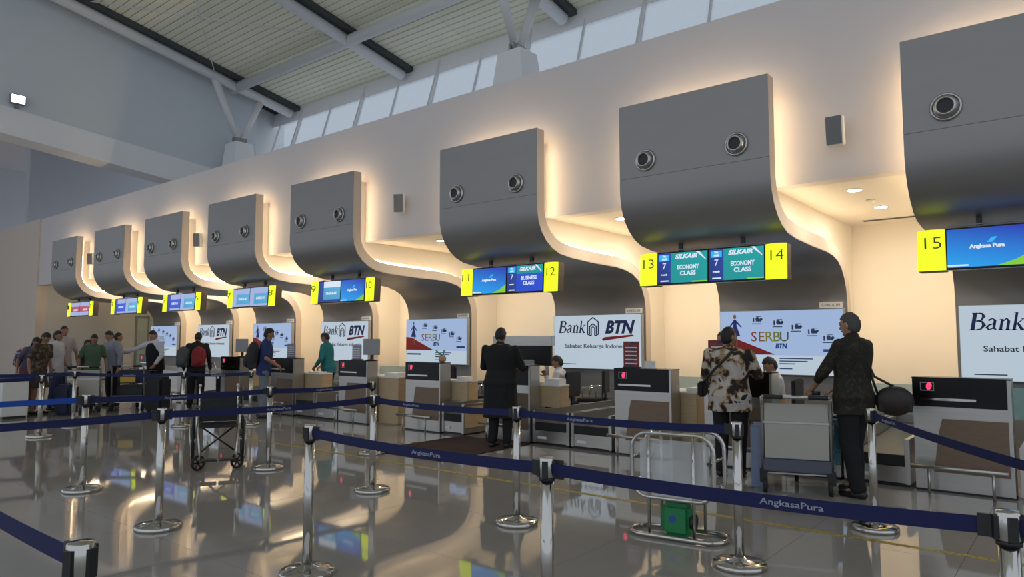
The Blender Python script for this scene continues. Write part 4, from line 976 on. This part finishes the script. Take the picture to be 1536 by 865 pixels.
def shoulder_bag(lab, loc, rz, sz, m, strap):
    t = thing('shoulder_bag', lab, 'bag', loc, rz); w, d, h = sz
    remeshed(MB().ell((0, 0, h * .42), (w / 2, d / 2, h * .5)).box((-w * .42, -d * .3, 0.02), (w * .42, d * .3, h * .55)), 'bag_body', m, t, .012, 6)
    MB().tube(strap, .012).build('strap', BLKPL, t)
    MB().box((-w * .3, -d * .34, h * .5), (w * .3, d * .34, h * .54)).build('zip', BLKPL, t)
    return t
BLKC = cloth('black_cloth', (.006, .006, .007)); BLKT = cloth('black_trousers', (.006, .006, .008)); WHC = cloth('white_cloth', (.55, .55, .60))
FLOR = ramp_mat('floral_print', [(0, (.02, .014, .012)), (.43, (.12, .06, .025)), (.46, (.36, .24, .14)), (.50, (.50, .44, .38)), (.58, (.52, .50, .50)), (.64, (.03, .02, .015))], 6.5, .85)
BATIK = ramp_mat('dark_batik_print', [(0, (.010, .010, .006)), (.45, (.012, .011, .007)), (.56, (.05, .042, .015)), (.60, (.012, .010, .008)), (.66, (.045, .015, .010))], 22, .8)
# near people
p, U_, S_ = person('man in a long black coat standing at the counter with his back turned', -6.62, 7.90, math.radians(20), 1.73, BLKC, BLKT, HAIR, SKINL, coat=.42, wide=1.30, near=True, sleeve='long', nod=.35, la=((-.30, .10, 1.14), (-.22, .34, 1.10)), ra=((.30, .10, 1.14), (.20, .34, 1.12)))
p2, _, _ = person('man in a cream and brown floral shirt and black trousers seen from behind', -3.20, 7.90, math.radians(6), 1.70, FLOR, BLKT, HAIR, SKIN, near=True, wide=1.36, sleeve='half', turn=-.6, hem=.74, la=((-.30, .05, 1.14), (-.24, .28, 1.12)), ra=((.31, .10, 1.16), (.22, .34, 1.16)))
t = thing('sling_bag', 'small black sling bag strap across the floral shirt back', 'bag', (-3.20, 7.90, 0), math.radians(6))
MB().tube([(-.27, .02, 1.03), (-.23, -.155, 1.08), (-.10, -.198, 1.22), (.03, -.19, 1.35), (.09, -.09, 1.445), (.10, .04, 1.43)], .016, 6).build('strap', BLKPL, t)
MB().box((-.37, -.03, .88), (-.29, .13, 1.06)).build('pouch', BLKC, t, 0.02)
person('dark-haired clerk standing behind the counter, half hidden by the floral shirt man', -4.03, 9.75, math.radians(180), 1.67, cloth('maroon_shirt', (.06, .02, .03)), BLKT, near=False, wide=.9)
p4, U4, S4 = person('grey-haired man in dark batik shirt holding the trolley', -1.84, 7.72, math.radians(72), 1.83, BATIK, BLKT, HAIRG, SKINL, near=True, wide=1.25, sleeve='half', nod=.12, hem=.76, stride=.05,
   la=((-.24, .16, 1.13), (-.15, .34, .97)), ra=((.27, .10, 1.12), (.20, .33, .96)))
M4 = p4.matrix_basis
shoulder_bag('dark brown shoulder bag hanging behind the batik shirt man', tuple(M4 @ Vector((.20, -.30, .82))), math.radians(20), (.36, .18, .30), mat('dark_leather', (.020, .013, .010), .5, nscale=30, namt=.3, bump=.2), [(-.15, 0, .20), (-.19, .0, .34), (-.21, 0, .50), (-.17, 0, .36), (.08, 0, .22)])
t = tag(MB().lathe([(.036, -.02), (.04, -.02), (.04, .02), (.036, .02)], n=18).build('wristwatch', BLKPL, None, 0, tuple(M4 @ (Vector((-.16, .31, 1.0)) * 1.0))), 'black wristwatch on the trolley hand of the batik shirt man', 'watch')
# clerks
person('seated clerk in white shirt with hand at his face near the man in black', -6.72, 9.62, math.radians(115), 1.68, WHC, BLKT, HAIR, SKIN, sit=True, near=True, nod=.3, lean=.12, sleeve='long', ra=((.22, .20, 1.12), (.10, .26, 1.38)), la=((-.27, .12, 1.12), (-.15, .34, 1.14)))
person('seated clerk in white shirt behind the floral shirt man', -3.28, 9.82, math.radians(125), 1.72, WHC, BLKT, HAIR, SKIN, sit=True, near=True, nod=.35, lean=.15, sleeve='long', ra=((.24, .15, 1.12), (.15, .36, 1.14)), la=((-.24, .15, 1.12), (-.15, .36, 1.14)))
person('clerk in a teal shirt standing behind the oak desk and looking down', -13.0, 9.62, math.radians(120), 1.72, cloth('teal_cloth', (.015, .17, .20)), BLKT, HAIR, SKIN, near=True, nod=.5, lean=.12, sleeve='long', wide=1.1, ra=((.27, .04, 1.13), (.14, .22, 1.0)), la=((-.27, .04, 1.13), (-.13, .24, 1.0)))
# middle distance
pb, _, _ = person('man in a blue T-shirt and grey trousers, left of the teal shirt clerk', -12.75, 7.88, math.radians(-28), 1.79, cloth('blue_tshirt', (.014, .03, .13)), cloth('grey_jeans', (.16, .19, .22)), HAIR, SKIN, near=True, lean=.10, nod=.2, ra=((.28, .0, 1.13), (.24, .20, 1.02)), la=((-.26, .02, 1.14), (-.2, .22, 1.04)))
backpack('large dark grey backpack worn by the man in the blue T-shirt', pb, (-.05, -.24), (.42, .26, .56), cloth('charcoal_bag', (.03, .026, .032)), None, -.1, .95)
pr_, _, _ = person('traveller in black with a red bag seen from behind', -15.7, 8.0, math.radians(48), 1.73, BLKC, BLKT, HAIR, SKIN, nod=.3, lean=.15, sleeve='long', wide=1.1)
backpack('red backpack on the traveller in black', pr_, (.10, -.26), (.32, .22, .46), cloth('red_bag', (.22, .015, .02)), None, -.15, .93)
backpack('grey patterned bag over the left shoulder of the traveller in black', pr_, (-.24, -.20), (.30, .22, .46), cloth('grey_bag', (.07, .07, .075)), None, -.1, .93)
pv, _, _ = person('man in dark vest over white shirt reaching to the left', -17.15, 7.75, math.radians(200), 1.78, WHC, BLKT, HAIR, SKINL, sleeve='long', nod=.35, wide=1.1, lean=.12, ra=((.44, .16, 1.28), (.72, .22, 1.22)), la=((-.28, .08, 1.14), (-.26, .26, .98)))
c = MB(); S_ = 1.78 / 1.72
c.loft([[Vector((1.1 * a * math.cos(q), b_ * math.sin(q) + (z - .92) * .12 - .0, z)) * S_ for q in [2 * PI * i / 18 for i in range(18)]] for z, a, b_ in ((.80, .200, .172), (1.0, .186, .168), (1.2, .188, .172), (1.34, .165, .158), (1.42, .10, .115))])
remeshed(c, 'vest', BLKC, pv, .015, 5, .01)
# far left group
person('woman in brown patterned dress and long dark hair', -16.95, 5.28, math.radians(-60), 1.72, ramp_mat('brown_print', [(0, (.04, .025, .015)), (.5, (.09, .06, .03)), (.6, (.16, .12, .07))], 14), cloth('brown_skirt', (.05, .03, .02)), HAIR, SKIN, skirt=.55, longhair=True, nod=.4, lean=.18)
pk, _, _ = person('stooped traveller with a striped backpack at the far left', -18.7, 5.62, math.radians(-75), 1.66, cloth('mauve_cloth', (.10, .08, .14)), cloth('orange_trousers', (.22, .06, .03)), HAIR, SKIN, lean=.35, nod=.3, longhair=True)
backpack('blue, red and white striped backpack at the far left', pk, (0, -.30), (.36, .24, .46), ramp_mat('striped_bag', [(0, (.03, .04, .12)), (.45, (.35, .35, .38)), (.52, (.25, .04, .04)), (.6, (.03, .04, .12))], 6), None, -.35, .92)
person('woman in a white short-sleeved top and blue jeans in the far left group', -17.65, 5.83, math.radians(-50), 1.75, WHC, cloth('blue_jeans', (.03, .045, .11)), HAIR, SKIN, longhair=True)
person('tall man in a pale pink shirt rising above the far left group', -19.2, 6.48, math.radians(-90), 1.88, cloth('pale_pink_cloth', (.38, .33, .36)), cloth('navy_trousers', (.03, .035, .07)), HAIR, SKIN, ra=((.26, .14, 1.14), (.14, .34, 1.22)))
person('short traveller in dark clothes right of the tall pink shirt man', -18.5, 6.75, math.radians(-60), 1.55, cloth('dark_olive_cloth', (.05, .05, .04)), BLKT)
person('woman with long hair in a green jacket behind the white-boarded trolley', -17.48, 6.50, math.radians(-100), 1.68, cloth('green_jacket', (.07, .12, .07)), BLKT, HAIR, SKIN, longhair=True, nod=.3, lean=.1)
person('man in a light grey shirt leaning over the luggage', -17.75, 7.05, math.radians(-170), 1.77, cloth('light_grey_cloth', (.26, .26, .32)), BLKT, HAIR, SKINL, nod=.3, lean=.15, sleeve='long', ra=((.27, .14, 1.13), (.24, .36, 1.02)))
person('man behind the light grey shirt man, turned to the counters', -19.3, 7.75, math.radians(-20), 1.73, cloth('grey_cloth', (.22, .23, .27)), BLKT)
# red bag at the right edge
obj_on('red_case', 'red case on the luggage belt right of counter 15', 'suitcase', (-.48, 8.6, .40), (.02, 9.1, .68), cloth('red_case_m', (.25, .02, .02)))
